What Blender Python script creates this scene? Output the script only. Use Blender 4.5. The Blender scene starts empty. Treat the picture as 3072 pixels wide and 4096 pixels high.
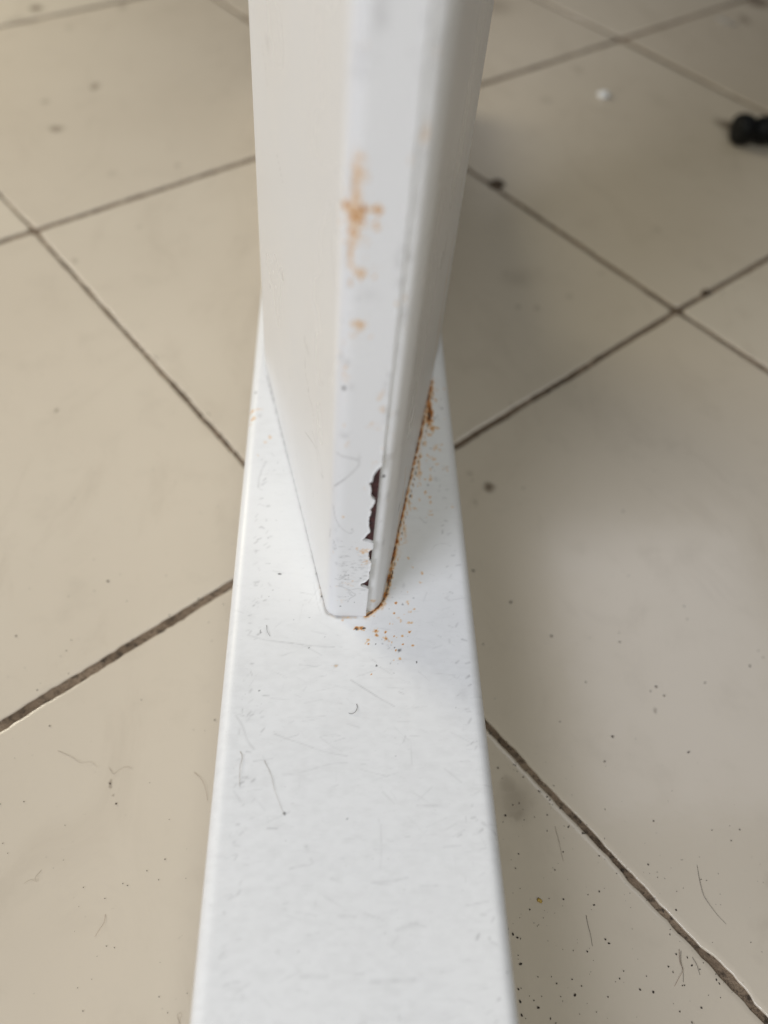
import bpy, bmesh, math, random
import numpy as np
from mathutils import Matrix, Vector

scene = bpy.context.scene
COL = scene.collection
random.seed(5)
RNG = np.random.default_rng(11)

# ---------------------------------------------------------------- camera
CAM_H = 0.217          # lens above the floor (m)
FOOT_H = 0.040         # height of the foot bar
CAM_ROT = [[0.996777, -0.022878, -0.07689], [-0.030305, 0.780061, -0.624969], [0.074277, 0.625285, 0.776854]]
cam_data = bpy.data.cameras.new('camera')
cam = bpy.data.objects.new('camera', cam_data)
COL.objects.link(cam)
_R = Matrix(CAM_ROT)
cam.matrix_world = Matrix.Translation((0, 0, CAM_H)) @ _R.to_4x4()
cam_data.sensor_fit = 'VERTICAL'
cam_data.sensor_height = 36.0
cam_data.sensor_width = 27.0
cam_data.lens = 29.70
cam_data.clip_start = 0.005
cam_data.clip_end = 50
_focus = Vector((0.008, 0.105, 0.046))
cam_data.dof.use_dof = True
cam_data.dof.focus_distance = -((_R.transposed() @ (_focus - Vector((0, 0, CAM_H)))).z)
cam_data.dof.aperture_fstop = 7.8
scene.camera = cam

# ---------------------------------------------------------------- light
world = bpy.data.worlds.new('World')
scene.world = world
world.use_nodes = True
bg = world.node_tree.nodes['Background']
bg.inputs['Color'].default_value = (1.0, 0.96, 0.90, 1)
bg.inputs['Strength'].default_value = 0.03

def area(name, loc, target, sx, sy, radiance, color):
    l = bpy.data.lights.new(name, 'AREA')
    l.shape = 'RECTANGLE'; l.size = sx; l.size_y = sy
    l.energy = radiance * math.pi * sx * sy
    l.color = color
    o = bpy.data.objects.new(name, l); COL.objects.link(o)
    o.location = loc
    o.rotation_euler = (Vector(target) - Vector(loc)).to_track_quat('-Z', 'Y').to_euler()
    return o
area('window_left', (-1.00, -0.84, 1.22), (0.0, 0.12, 0.05), 0.75, 1.00, 8.4, (0.845, 0.875, 0.985))
area('overhead_fill', (0.05, -0.45, 0.90), (0.0, 0.10, 0.0), 0.35, 0.35, 7.3, (0.93, 1.0, 0.98))  # added fill above the near end of the bar, not a known fitting
area('fill_right', (0.30, -0.60, 0.75), (0.0, 0.10, 0.0), 0.35, 0.35, 2.4, (1.0, 0.86, 0.74))  # weak warm fill added from the front right, an invented source
area('warm_fill_left', (-0.62, 0.62, 0.42), (-0.3, 0.45, 0.0), 0.30, 0.30, 11.0, (1.0, 0.93, 0.74))  # warm panel added close by to brighten the far-left tiles, no real opening
area('skylight_right', (1.20, 1.36, 2.2), (1.20, 1.36, 0.0), 0.73, 1.05, 1.45, (0.92, 0.92, 1.0))

scene.view_settings.view_transform = 'Standard'
scene.view_settings.look = 'None'
scene.view_settings.exposure = 0.10
scene.view_settings.gamma = 1.0
scene.render.engine = 'CYCLES'
scene.cycles.max_bounces = 8
scene.cycles.use_denoising = True

# ---------------------------------------------------------------- helpers
def link(name, me, parent=None, mat=None):
    o = bpy.data.objects.new(name, me); COL.objects.link(o)
    if mat is not None and len(me.materials) == 0: me.materials.append(mat)
    if parent is not None: o.parent = parent
    return o
def tag(o, label=None, cat=None, group=None, kind=None):
    if label: o['label'] = label
    if cat: o['category'] = cat
    if group: o['group'] = group
    if kind: o['kind'] = kind
    return o
def empty(name, loc=(0, 0, 0), rz=0.0):
    o = bpy.data.objects.new(name, None); COL.objects.link(o)
    o.location = loc; o.rotation_euler = (0, 0, rz); o.empty_display_size = 0.01
    return o
def vnoise(x, y, scale, seed):
    """value noise on arrays, 0..1"""
    r = np.random.default_rng(seed); T = r.random((256, 256))
    x = x * scale + 1000.37; y = y * scale + 1000.71
    xi = np.floor(x).astype(int); yi = np.floor(y).astype(int)
    fx = x - xi; fy = y - yi
    fx = fx * fx * (3 - 2 * fx); fy = fy * fy * (3 - 2 * fy)
    a = T[xi % 256, yi % 256]; b = T[(xi + 1) % 256, yi % 256]
    c = T[xi % 256, (yi + 1) % 256]; d = T[(xi + 1) % 256, (yi + 1) % 256]
    return (a * (1 - fx) + b * fx) * (1 - fy) + (c * (1 - fx) + d * fx) * fy
CH = {'R': 0, 'D': 1, 'G': 2}
class Painter:
    """wear marks on a fine grid of surface coordinates u (columns), v (rows); stored as the attribute 'marks'"""
    def __init__(self, us, vs):
        self.us = np.asarray(us, float); self.vs = np.asarray(vs, float)
        self.a = np.zeros((len(vs), len(us), 4), np.float32); self.a[..., 3] = 1
        self.seed = 1
    def box(self, u0, u1, v0, v1):
        i0, i1 = np.searchsorted(self.us, [u0, u1]); j0, j1 = np.searchsorted(self.vs, [v0, v1])
        return slice(j0, j1), slice(i0, i1)
    def blob(self, u, v, ru, rv, amp, ch, rag=0.9):
        self.seed += 1
        k = 2.2
        js, is_ = self.box(u - ru * k, u + ru * k, v - rv * k, v + rv * k)
        U, V = np.meshgrid(self.us[is_], self.vs[js])
        if U.size == 0: return
        d = ((U - u) / ru) ** 2 + ((V - v) / rv) ** 2
        n = 0.6 * vnoise(U, V, 1.2 / min(ru, rv), self.seed) + 0.4 * vnoise(U, V, 2400, self.seed + 900)
        d = d * (1 + rag * (n - 0.5) * 2.6)
        self.a[js, is_, CH[ch]] = np.maximum(self.a[js, is_, CH[ch]], amp * np.exp(-1.1 * np.maximum(d, 0)))
    def line(self, pts, w, amp, ch, breakup=0.6):
        self.seed += 1
        P = smooth(pts, 6) if len(pts) > 2 else np.array(pts, float)
        for p, q in zip(P[:-1], P[1:]):
            m = w * 3
            js, is_ = self.box(min(p[0], q[0]) - m, max(p[0], q[0]) + m, min(p[1], q[1]) - m, max(p[1], q[1]) + m)
            U, V = np.meshgrid(self.us[is_], self.vs[js])
            if U.size == 0: continue
            dx, dy = q[0] - p[0], q[1] - p[1]; L2 = dx * dx + dy * dy + 1e-12
            t = np.clip(((U - p[0]) * dx + (V - p[1]) * dy) / L2, 0, 1)
            d2 = (U - p[0] - t * dx) ** 2 + (V - p[1] - t * dy) ** 2
            n = 1 - breakup + breakup * 1.6 * vnoise(U, V, 900, self.seed)
            self.a[js, is_, CH[ch]] = np.maximum(self.a[js, is_, CH[ch]], amp * n * np.exp(-d2 / (w * w)))
def smooth(pts, n):
    P = [np.array(p, float) for p in pts]
    P = [2 * P[0] - P[1]] + P + [2 * P[-1] - P[-2]]
    out = []
    for i in range(1, len(P) - 2):
        for k in range(n):
            t = k / n
            out.append(0.5 * ((2 * P[i]) + (-P[i-1] + P[i+1]) * t + (2*P[i-1] - 5*P[i] + 4*P[i+1] - P[i+2]) * t*t + (-P[i-1] + 3*P[i] - 3*P[i+1] + P[i+2]) * t**3))
    out.append(P[-2])
    return np.array(out)
def grid_mesh(name, V, marks=None, flip=False, smooth_shade=True):
    """V: (rows, cols, 3)"""
    nr, nc = V.shape[:2]
    me = bpy.data.meshes.new(name)
    idx = np.arange(nr * nc).reshape(nr, nc)
    q = np.stack([idx[:-1, :-1], idx[:-1, 1:], idx[1:, 1:], idx[1:, :-1]], -1).reshape(-1, 4)
    if flip: q = q[:, ::-1]
    me.vertices.add(nr * nc); me.vertices.foreach_set('co', V.reshape(-1).astype(np.float32))
    me.loops.add(q.size); me.loops.foreach_set('vertex_index', np.ascontiguousarray(q).reshape(-1).astype(np.int32))
    me.polygons.add(len(q)); me.polygons.foreach_set('loop_start', np.arange(0, q.size, 4, dtype=np.int32))
    me.update(calc_edges=True)
    me.polygons.foreach_set('use_smooth', np.full(len(q), smooth_shade))
    if marks is not None:
        at = me.attributes.new('marks', 'FLOAT_COLOR', 'POINT')
        at.data.foreach_set('color', marks.reshape(-1).astype(np.float32))
    me.validate()
    return me
def bm_mesh(name, bm, smooth_shade=True):
    bmesh.ops.recalc_face_normals(bm, faces=bm.faces)
    me = bpy.data.meshes.new(name); bm.to_mesh(me); bm.free()
    for p in me.polygons: p.use_smooth = smooth_shade
    return me
def round_path(pts, radii, n=6):
    """polyline with its inner corners rounded"""
    out = [np.array(pts[0], float)]
    for i in range(1, len(pts) - 1):
        p, a, b = (np.array(pts[k], float) for k in (i, i - 1, i + 1))
        r = radii[i]
        d1 = (a - p) / np.linalg.norm(a - p); d2 = (b - p) / np.linalg.norm(b - p)
        for k in range(n + 1):
            t = k / n
            s, e = p + d1 * r, p + d2 * r
            out.append((1 - t) ** 2 * s + 2 * t * (1 - t) * p + t * t * e)
    out.append(np.array(pts[-1], float))
    return np.array(out)
def resample(path, steps):
    """steps: function s -> max spacing; returns points and their arc lengths (original corners kept)"""
    P = [path[0]]; S = [0.0]; s = 0.0
    for a, b in zip(path[:-1], path[1:]):
        L = np.linalg.norm(b - a)
        if L < 1e-9: continue
        n = max(1, int(math.ceil(L / steps(s + L / 2))))
        for k in range(1, n + 1):
            P.append(a + (b - a) * k / n); S.append(s + L * k / n)
        s += L
    return np.array(P), np.array(S)
def tube(bm, pts, r0, r1, sides=6):
    P = [Vector(p) for p in pts]; rings = []
    for i, p in enumerate(P):
        d = (P[min(i + 1, len(P) - 1)] - P[max(i - 1, 0)]).normalized()
        side = d.cross(Vector((0, 0, 1)))
        side = side.normalized() if side.length > 1e-6 else Vector((1, 0, 0))
        up = side.cross(d)
        r = r0 + (r1 - r0) * i / (len(P) - 1)
        rings.append([bm.verts.new(p + side * math.cos(2 * math.pi * k / sides) * r + up * math.sin(2 * math.pi * k / sides) * r) for k in range(sides)])
    for A, B in zip(rings[:-1], rings[1:]):
        for k in range(sides): bm.faces.new((A[k], A[(k + 1) % sides], B[(k + 1) % sides], B[k]))
    bm.faces.new(rings[0][::-1]); bm.faces.new(rings[-1])

# ---------------------------------------------------------------- materials
class NT:
    def __init__(self, name):
        self.m = bpy.data.materials.new(name); self.m.use_nodes = True
        self.t = self.m.node_tree; self.b = self.t.nodes['Principled BSDF']
    def n(self, typ, **kw):
        x = self.t.nodes.new(typ)
        for k, v in kw.items(): setattr(x, k, v)
        return x
    def l(self, a, b): self.t.links.new(a, b)
    def val(self, sock, v):
        if hasattr(v, 'is_output') or isinstance(v, bpy.types.NodeSocket): self.l(v, sock)
        else: sock.default_value = v
    def math(self, op, a, b=0.0, c=0.0, clamp=False):
        x = self.n('ShaderNodeMath', operation=op, use_clamp=clamp)
        self.val(x.inputs[0], a); self.val(x.inputs[1], b)
        if op in ('MULTIPLY_ADD',): self.val(x.inputs[2], c)
        return x.outputs[0]
    def noise(self, vec, scale, detail=4, rough=0.55, dist=0.0):
        x = self.n('ShaderNodeTexNoise'); self.l(vec, x.inputs['Vector'])
        x.inputs['Scale'].default_value = scale; x.inputs['Detail'].default_value = detail
        x.inputs['Roughness'].default_value = rough; x.inputs['Distortion'].default_value = dist
        return x.outputs['Fac']
    def ramp(self, v, lo, hi, a=0.0, b=1.0):
        x = self.n('ShaderNodeMapRange', interpolation_type='SMOOTHSTEP')
        self.val(x.inputs[0], v); x.inputs[1].default_value = lo; x.inputs[2].default_value = hi
        x.inputs[3].default_value = a; x.inputs[4].default_value = b
        return x.outputs[0]
    def mix(self, f, a, b):
        x = self.n('ShaderNodeMix', data_type='RGBA')
        self.val(x.inputs[0], f)
        for i, c in ((6, a), (7, b)):
            if isinstance(c, tuple): x.inputs[i].default_value = c + (1,) if len(c) == 3 else c
            else: self.l(c, x.inputs[i])
        return x.outputs[2]
    def scaled(self, vec, s):
        x = self.n('ShaderNodeVectorMath', operation='MULTIPLY'); self.l(vec, x.inputs[0]); x.inputs[1].default_value = s
        return x.outputs[0]
    def bump(self, h, strength, dist):
        x = self.n('ShaderNodeBump'); x.inputs['Strength'].default_value = strength; x.inputs['Distance'].default_value = dist
        self.l(h, x.inputs['Height']); self.l(x.outputs[0], self.b.inputs['Normal']); return x

def paint_material(name, base, scuff, rough, relief):
    """white coat with the wear channels rust / dark grime / grey scuff"""
    N = NT(name)
    co = N.n('ShaderNodeTexCoord').outputs['Object']
    at = N.n('ShaderNodeAttribute', attribute_name='marks')
    sep = N.n('ShaderNodeSeparateColor'); N.l(at.outputs['Color'], sep.inputs[0])
    R, D, G = sep.outputs[0], sep.outputs[1], sep.outputs[2]
    big = N.noise(co, 22, 3, 0.5)
    mid = N.noise(N.scaled(co, (0.5, 1.0, 1.0)), 430, 7, 0.72)
    fine = N.noise(N.scaled(co, (0.5, 1.0, 1.0)), 1300, 5, 0.75)
    c = N.mix(N.math('MULTIPLY', N.ramp(big, 0.35, 0.7), 0.28), base, (base[0] * 0.90, base[1] * 0.91, base[2] * 0.93))
    grime = N.math('MULTIPLY', N.ramp(mid, 0.44, 0.72), N.ramp(big, 0.3, 0.65, 0.35, 1.0))
    c = N.mix(N.math('MULTIPLY', grime, scuff), c, (0.40, 0.39, 0.37))
    c = N.mix(N.math('MULTIPLY', N.ramp(fine, 0.58, 0.74), scuff * 2.0), c, (0.36, 0.35, 0.33))
    # scuff
    c = N.mix(N.math('MULTIPLY', G, 0.85, clamp=True), c, (0.26, 0.25, 0.245))
    # rust: pale halo, orange, dark core
    rn = N.math('MULTIPLY', R, N.ramp(N.noise(co, 1500, 4, 0.6), 0.3, 0.7, 0.65, 1.25))
    c = N.mix(N.ramp(rn, 0.06, 0.5, 0.0, 0.75), c, (0.70, 0.40, 0.13))
    c = N.mix(N.ramp(rn, 0.40, 0.85, 0.0, 0.95), c, (0.47, 0.16, 0.022))
    c = N.mix(N.ramp(rn, 0.85, 1.25, 0.0, 0.9), c, (0.12, 0.035, 0.012))
    c = N.mix(N.ramp(D, 0.15, 0.8, 0.0, 0.94), c, (0.035, 0.030, 0.028))
    N.l(c, N.b.inputs['Base Color'])
    rr = N.ramp(big, 0.35, 0.7, rough - 0.03, rough + 0.05)
    rr = N.math('ADD', rr, N.math('MULTIPLY', N.math('ADD', R, D, clamp=True), 0.35), clamp=True)
    N.l(rr, N.b.inputs['Roughness'])
    N.b.inputs['IOR'].default_value = 1.48
    h = N.math('ADD', N.math('MULTIPLY', fine, 0.35), N.math('MULTIPLY', N.noise(co, 520, 3, 0.5), 1.0))
    h = N.math('ADD', h, N.math('MULTIPLY', R, 0.6))
    N.bump(h, relief, 0.0004)
    return N.m
M_FOOT = paint_material('worn_white_paint', (0.81, 0.805, 0.795), 0.11, 0.40, 0.03)
M_POST = paint_material('white_paint', (0.79, 0.79, 0.785), 0.0, 0.30, 0.004)

def primer_material():
    N = NT('maroon_primer')
    co = N.n('ShaderNodeTexCoord').outputs['Object']
    N.l(N.mix(N.ramp(N.noise(co, 600, 4), 0.35, 0.7), (0.035, 0.008, 0.008), (0.075, 0.018, 0.016)), N.b.inputs['Base Color'])
    N.b.inputs['Roughness'].default_value = 0.65
    return N.m
M_PRIMER = primer_material()

def tile_material():
    N = NT('beige_glazed_tile')
    pos = N.n('ShaderNodeNewGeometry').outputs['Position']
    info = N.n('ShaderNodeObjectInfo')
    big = N.noise(pos, 9, 4, 0.5); mid = N.noise(pos, 60, 5, 0.6); fine = N.noise(pos, 420, 4, 0.65)
    c = N.mix(N.ramp(big, 0.35, 0.68), (0.632, 0.562, 0.455), (0.598, 0.527, 0.422))
    c = N.mix(N.math('MULTIPLY', info.outputs['Random'], 0.40), c, (0.50, 0.425, 0.335))
    c = N.mix(N.ramp(mid, 0.52, 0.75, 0.0, 0.16), c, (0.40, 0.345, 0.27))
    c = N.mix(N.ramp(fine, 0.66, 0.80, 0.0, 0.30), c, (0.25, 0.21, 0.165))
    smear = N.noise(N.scaled(pos, (1.0, 0.45, 1.0)), 26, 6, 0.68, 1.6)
    c = N.mix(N.ramp(smear, 0.50, 0.74, 0.0, 0.20), c, (0.37, 0.305, 0.23))
    # smears and stains, each with its own place on the floor
    dn = N.n('ShaderNodeTexNoise'); N.l(pos, dn.inputs['Vector']); dn.inputs['Scale'].default_value = 260; dn.inputs['Detail'].default_value = 3
    off = N.n('ShaderNodeVectorMath', operation='MULTIPLY_ADD'); N.l(dn.outputs['Color'], off.inputs[0])
    off.inputs[1].default_value = (0.004, 0.004, 0.0); off.inputs[2].default_value = (-0.002, -0.002, 0.0)
    pp = N.n('ShaderNodeVectorMath', operation='ADD'); N.l(pos, pp.inputs[0]); N.l(off.outputs[0], pp.inputs[1])
    tot = None
    for (x, y, rx, ry, a) in SMUDGES:
        v = N.n('ShaderNodeVectorMath', operation='MULTIPLY_ADD'); N.l(pp.outputs[0], v.inputs[0])
        v.inputs[1].default_value = (1 / rx, 1 / ry, 0); v.inputs[2].default_value = (-x / rx, -y / ry, 0)
        ln = N.n('ShaderNodeVectorMath', operation='LENGTH'); N.l(v.outputs[0], ln.inputs[0])
        s = N.ramp(ln.outputs['Value'], 1.35, 0.2, 0.0, a)
        tot = s if tot is None else N.math('MAXIMUM', tot, s)
    tot = N.math('MULTIPLY', tot, N.ramp(mid, 0.3, 0.65, 0.7, 1.1))
    c = N.mix(N.math('MULTIPLY', tot, 1.0, clamp=True), c, (0.135, 0.095, 0.062))
    N.l(c, N.b.inputs['Base Color'])
    N.l(N.ramp(mid, 0.3, 0.75, 0.10, 0.16), N.b.inputs['Roughness'])
    N.b.inputs['IOR'].default_value = 1.5
    N.bump(N.math('ADD', N.math('MULTIPLY', mid, 1.0), N.math('MULTIPLY', fine, 0.25)), 0.05, 0.001)
    return N.m
def grout_material():
    N = NT('dirty_grout')
    pos = N.n('ShaderNodeNewGeometry').outputs['Position']
    big = N.noise(pos, 55, 4, 0.6); mid = N.noise(pos, 480, 5, 0.7); fine = N.noise(pos, 1500, 4, 0.7)
    c = N.mix(N.ramp(big, 0.35, 0.65), (0.150, 0.104, 0.066), (0.27, 0.198, 0.135))
    c = N.mix(N.ramp(mid, 0.45, 0.66), c, (0.058, 0.040, 0.025))
    c = N.mix(N.ramp(fine, 0.58, 0.70, 0.0, 0.7), c, (0.36, 0.29, 0.21))
    N.l(c, N.b.inputs['Base Color']); N.b.inputs['Roughness'].default_value = 0.92
    N.bump(N.math('ADD', mid, N.math('MULTIPLY', fine, 0.5)), 0.9, 0.0012)
    return N.m
def plain(name, col, rough, var=0.25, scale=300):
    N = NT(name)
    co = N.n('ShaderNodeTexCoord').outputs['Object']
    d = tuple(v * (1 - var) for v in col)
    N.l(N.mix(N.ramp(N.noise(co, scale, 4), 0.3, 0.7), col, d), N.b.inputs['Base Color'])
    N.b.inputs['Roughness'].default_value = rough
    return N.m

# ---------------------------------------------------------------- wear data (metres on each surface)
NOTCH = [(0.05489, 0.01198), (0.05397, 0.01122), (0.05216, 0.01051), (0.05034, 0.01039), (0.04994, 0.00969), (0.04904, 0.01023), (0.04756, 0.01044), (0.04566, 0.01044), (0.04454, 0.01137), (0.04278, 0.01112), (0.04137, 0.01046), (0.04079, 0.01087), (0.03896, 0.01048), (0.03733, 0.01053), (0.03568, 0.01068), (0.034, 0.01091), (0.03248, 0.01022), (0.03086, 0.00946), (0.03067, 0.01046), (0.03035, 0.01126), (0.02993, 0.01195), (0.02928, 0.01204), (0.02772, 0.01196), (0.02724, 0.01119), (0.0252, 0.0111), (0.02476, 0.01147), (0.02405, 0.01111), (0.02315, 0.01171), (0.02246, 0.01199), (0.02033, 0.01202), (0.01913, 0.01168), (0.01671, 0.01183), (0.01471, 0.01097), (0.01418, 0.01002), (0.01318, 0.01013), (0.01271, 0.01109), (0.01222, 0.01182), (0.01192, 0.01201)]
FRONT_MARKS = [(0.0044, 0.1158, 0.00076, 0.00123, 0.5, 'R'), (0.00411, 0.11274, 0.00058, 0.00092, 0.4, 'R'), (0.00404, 0.10852, 0.00114, 0.00135, 1.2, 'R'), (0.00536, 0.10882, 0.00073, 0.00052, 0.4, 'R'), (0.00404, 0.10564, 0.00075, 0.00187, 0.5, 'R'), (0.00407, 0.11073, 0.00053, 0.0019, 0.35, 'R'), (0.00821, 0.1074, 0.00061, 0.00046, 0.22, 'R'), (0.00562, 0.09895, 0.00078, 0.00067, 0.75, 'R'), (0.00802, 0.10025, 0.00085, 0.00058, 0.3, 'R'), (0.00418, 0.09946, 0.00085, 0.00075, 0.25, 'R'), (0.00601, 0.08881, 0.00068, 0.00076, 0.75, 'R'), (0.00511, 0.08723, 0.00068, 0.00087, 0.35, 'R'), (0.0038, 0.07954, 0.00047, 0.00116, 0.42, 'R'), (0.00423, 0.0768, 0.0004, 0.00087, 0.3, 'R'), (0.0105, 0.07358, 0.00041, 0.0009, 0.45, 'R'), (0.01088, 0.07064, 0.00042, 0.00058, 0.4, 'R'), (0.00957, 0.06633, 0.00051, 0.0006, 0.35, 'R'), (0.01067, 0.06517, 0.00077, 0.00049, 0.28, 'R'), (0.00487, 0.06069, 0.00035, 0.00051, 0.4, 'R'), (0.01024, 0.05596, 0.00036, 0.00053, 0.3, 'R'), (0.01009, 0.02661, 0.00051, 0.00052, 0.7, 'R'), (0.01081, 0.02294, 0.00041, 0.00054, 0.6, 'R'), (0.00898, 0.04817, 0.00028, 0.00043, 0.35, 'R'), (0.00725, 0.01395, 0.00096, 0.00077, 0.35, 'R'), (0.00737, 0.01623, 0.0017, 0.00266, 0.16, 'R'), (0.00382, 0.07482, 0.00049, 0.00066, 0.85, 'D'), (0.00197, 0.07713, 0.0004, 0.00054, 0.4, 'D'), (0.00716, 0.01356, 0.00043, 0.00039, 0.5, 'D'), (0.00992, 0.01631, 0.00021, 0.00038, 0.8, 'D'), (0.00734, 0.03536, 0.00029, 0.00048, 0.2, 'D'), (0.00587, 0.13577, 0.00122, 0.00233, 0.28, 'G'), (0.00379, 0.13116, 0.00114, 0.00088, 0.22, 'G'), (0.00375, 0.12865, 0.00128, 0.00103, 0.2, 'G'), (0.00426, 0.0628, 0.00069, 0.00075, 0.35, 'G'), (0.00749, 0.05718, 0.00027, 0.00079, 0.3, 'G'), (0.01162, 0.10353, 0.00055, 0.00113, 0.3, 'G'), (0.01186, 0.09775, 0.00065, 0.00103, 0.35, 'G'), (0.00729, 0.0949, 0.00146, 0.00089, 0.15, 'G'), (0.01266, 0.07435, 0.00065, 0.00225, 0.2, 'G'), (0.00565, 0.00435, 0.00033, 0.00041, 0.7, 'D'), (0.00891, 0.00608, 0.00017, 0.00031, 0.7, 'D'), (0.0058, 0.0064, 0.00033, 0.00082, 0.35, 'R'), (0.0071, 0.01754, 0.00021, 0.00037, 0.6, 'D')]
FRONT_LINES = [[(0.00412, 0.01574), (0.00496, 0.01552), (0.00603, 0.01653), (0.00655, 0.01728)], [(0.00591, 0.01604), (0.0069, 0.01558), (0.00714, 0.01632)], [(0.00448, 0.01302), (0.0059, 0.01256), (0.00734, 0.01158), (0.00824, 0.01033), (0.00908, 0.00932), (0.00779, 0.00772), (0.00742, 0.00628)], [(0.00749, 0.01133), (0.00764, 0.0098), (0.0086, 0.00879)], [(0.00818, 0.01161), (0.00985, 0.01206), (0.01158, 0.01145)], [(0.00262, 0.04148), (0.00348, 0.03749), (0.0051, 0.03464), (0.0067, 0.03322), (0.00731, 0.03387), (0.00701, 0.03492)], [(0.00318, 0.02986), (0.00392, 0.02723)], [(0.00529, 0.01379), (0.00505, 0.01278), (0.00586, 0.01356)], [(0.00531, 0.01749), (0.00575, 0.01653), (0.00674, 0.01946)], [(0.00207, 0.03284), (0.00189, 0.0296)]]
LEFT_LINES = [[(0.01874, 0.06259), (0.01773, 0.05347), (0.01498, 0.05263), (0.01401, 0.05016), (0.01044, 0.05064), (0.00854, 0.04806)], [(0.01011, 0.04342), (0.00388, 0.0437), (0.00125, 0.0434), (-0.00184, 0.04128), (0.00014, 0.04038)], [(0.01747, 0.03536), (0.00643, 0.04203), (0.00331, 0.04062)], [(-0.01001, 0.0576), (-0.01468, 0.05567), (-0.0098, 0.04756)], [(0.06181, 0.09941), (0.05961, 0.09627), (0.05866, 0.09531)], [(0.0638, 0.10081), (0.06297, 0.09936)], [(0.04848, 0.08594), (0.0423, 0.08335)]]
LEFT_MARKS = [(0.04487, 0.05843, 0.00313, 0.00069, 0.3, 'G'), (0.01612, 0.06153, 0.00187, 0.00073, 0.3, 'G'), (0.05637, 0.10435, 0.00312, 0.00133, 0.25, 'G'), (0.00568, 0.04619, 0.00637, 0.0027, 0.12, 'G')]
RIGHT_MARKS = [(0.04113, 0.06976, 0.00746, 0.00356, 0.4, 'G'), (0.07187, -0.09266, 0.04069, 0.06753, 0.35, 'R'), (0.01448, -0.01788, 0.01586, 0.0172, 0.5, 'R'), (0.02459, 0.00578, 0.00689, 0.0013, 0.8, 'D'), (0.03769, 0.01204, 0.00531, 0.00404, 0.4, 'D'), (0.00707, 0.01999, 0.00559, 0.0016, 0.5, 'D'), (0.102, -0.00161, 0.01677, 0.00604, 0.5, 'D')]
STRIP_MARKS = [(0.0128, 0.05045, 0.00037, 0.00056, 1.0, 'D'), (0.01279, 0.01639, 0.00053, 0.00171, 0.22, 'G'), (0.01355, 0.00456, 0.00089, 0.00083, 0.4, 'R'), (0.01283, 0.0943, 0.00059, 0.00108, 0.25, 'R'), (0.01243, 0.09063, 0.00067, 0.00236, 0.25, 'G'), (0.01281, 0.10198, 0.00049, 0.00082, 0.3, 'G'), (0.01297, 0.06863, 0.00051, 0.00143, 0.22, 'R')]
RUN = [(0.00456, 0.11768), (0.00421, 0.11579), (0.0041, 0.11288), (0.00407, 0.11073), (0.00378, 0.10836), (0.00401, 0.10625), (0.00399, 0.10376), (0.00381, 0.1015), (0.00434, 0.09905)]
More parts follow.
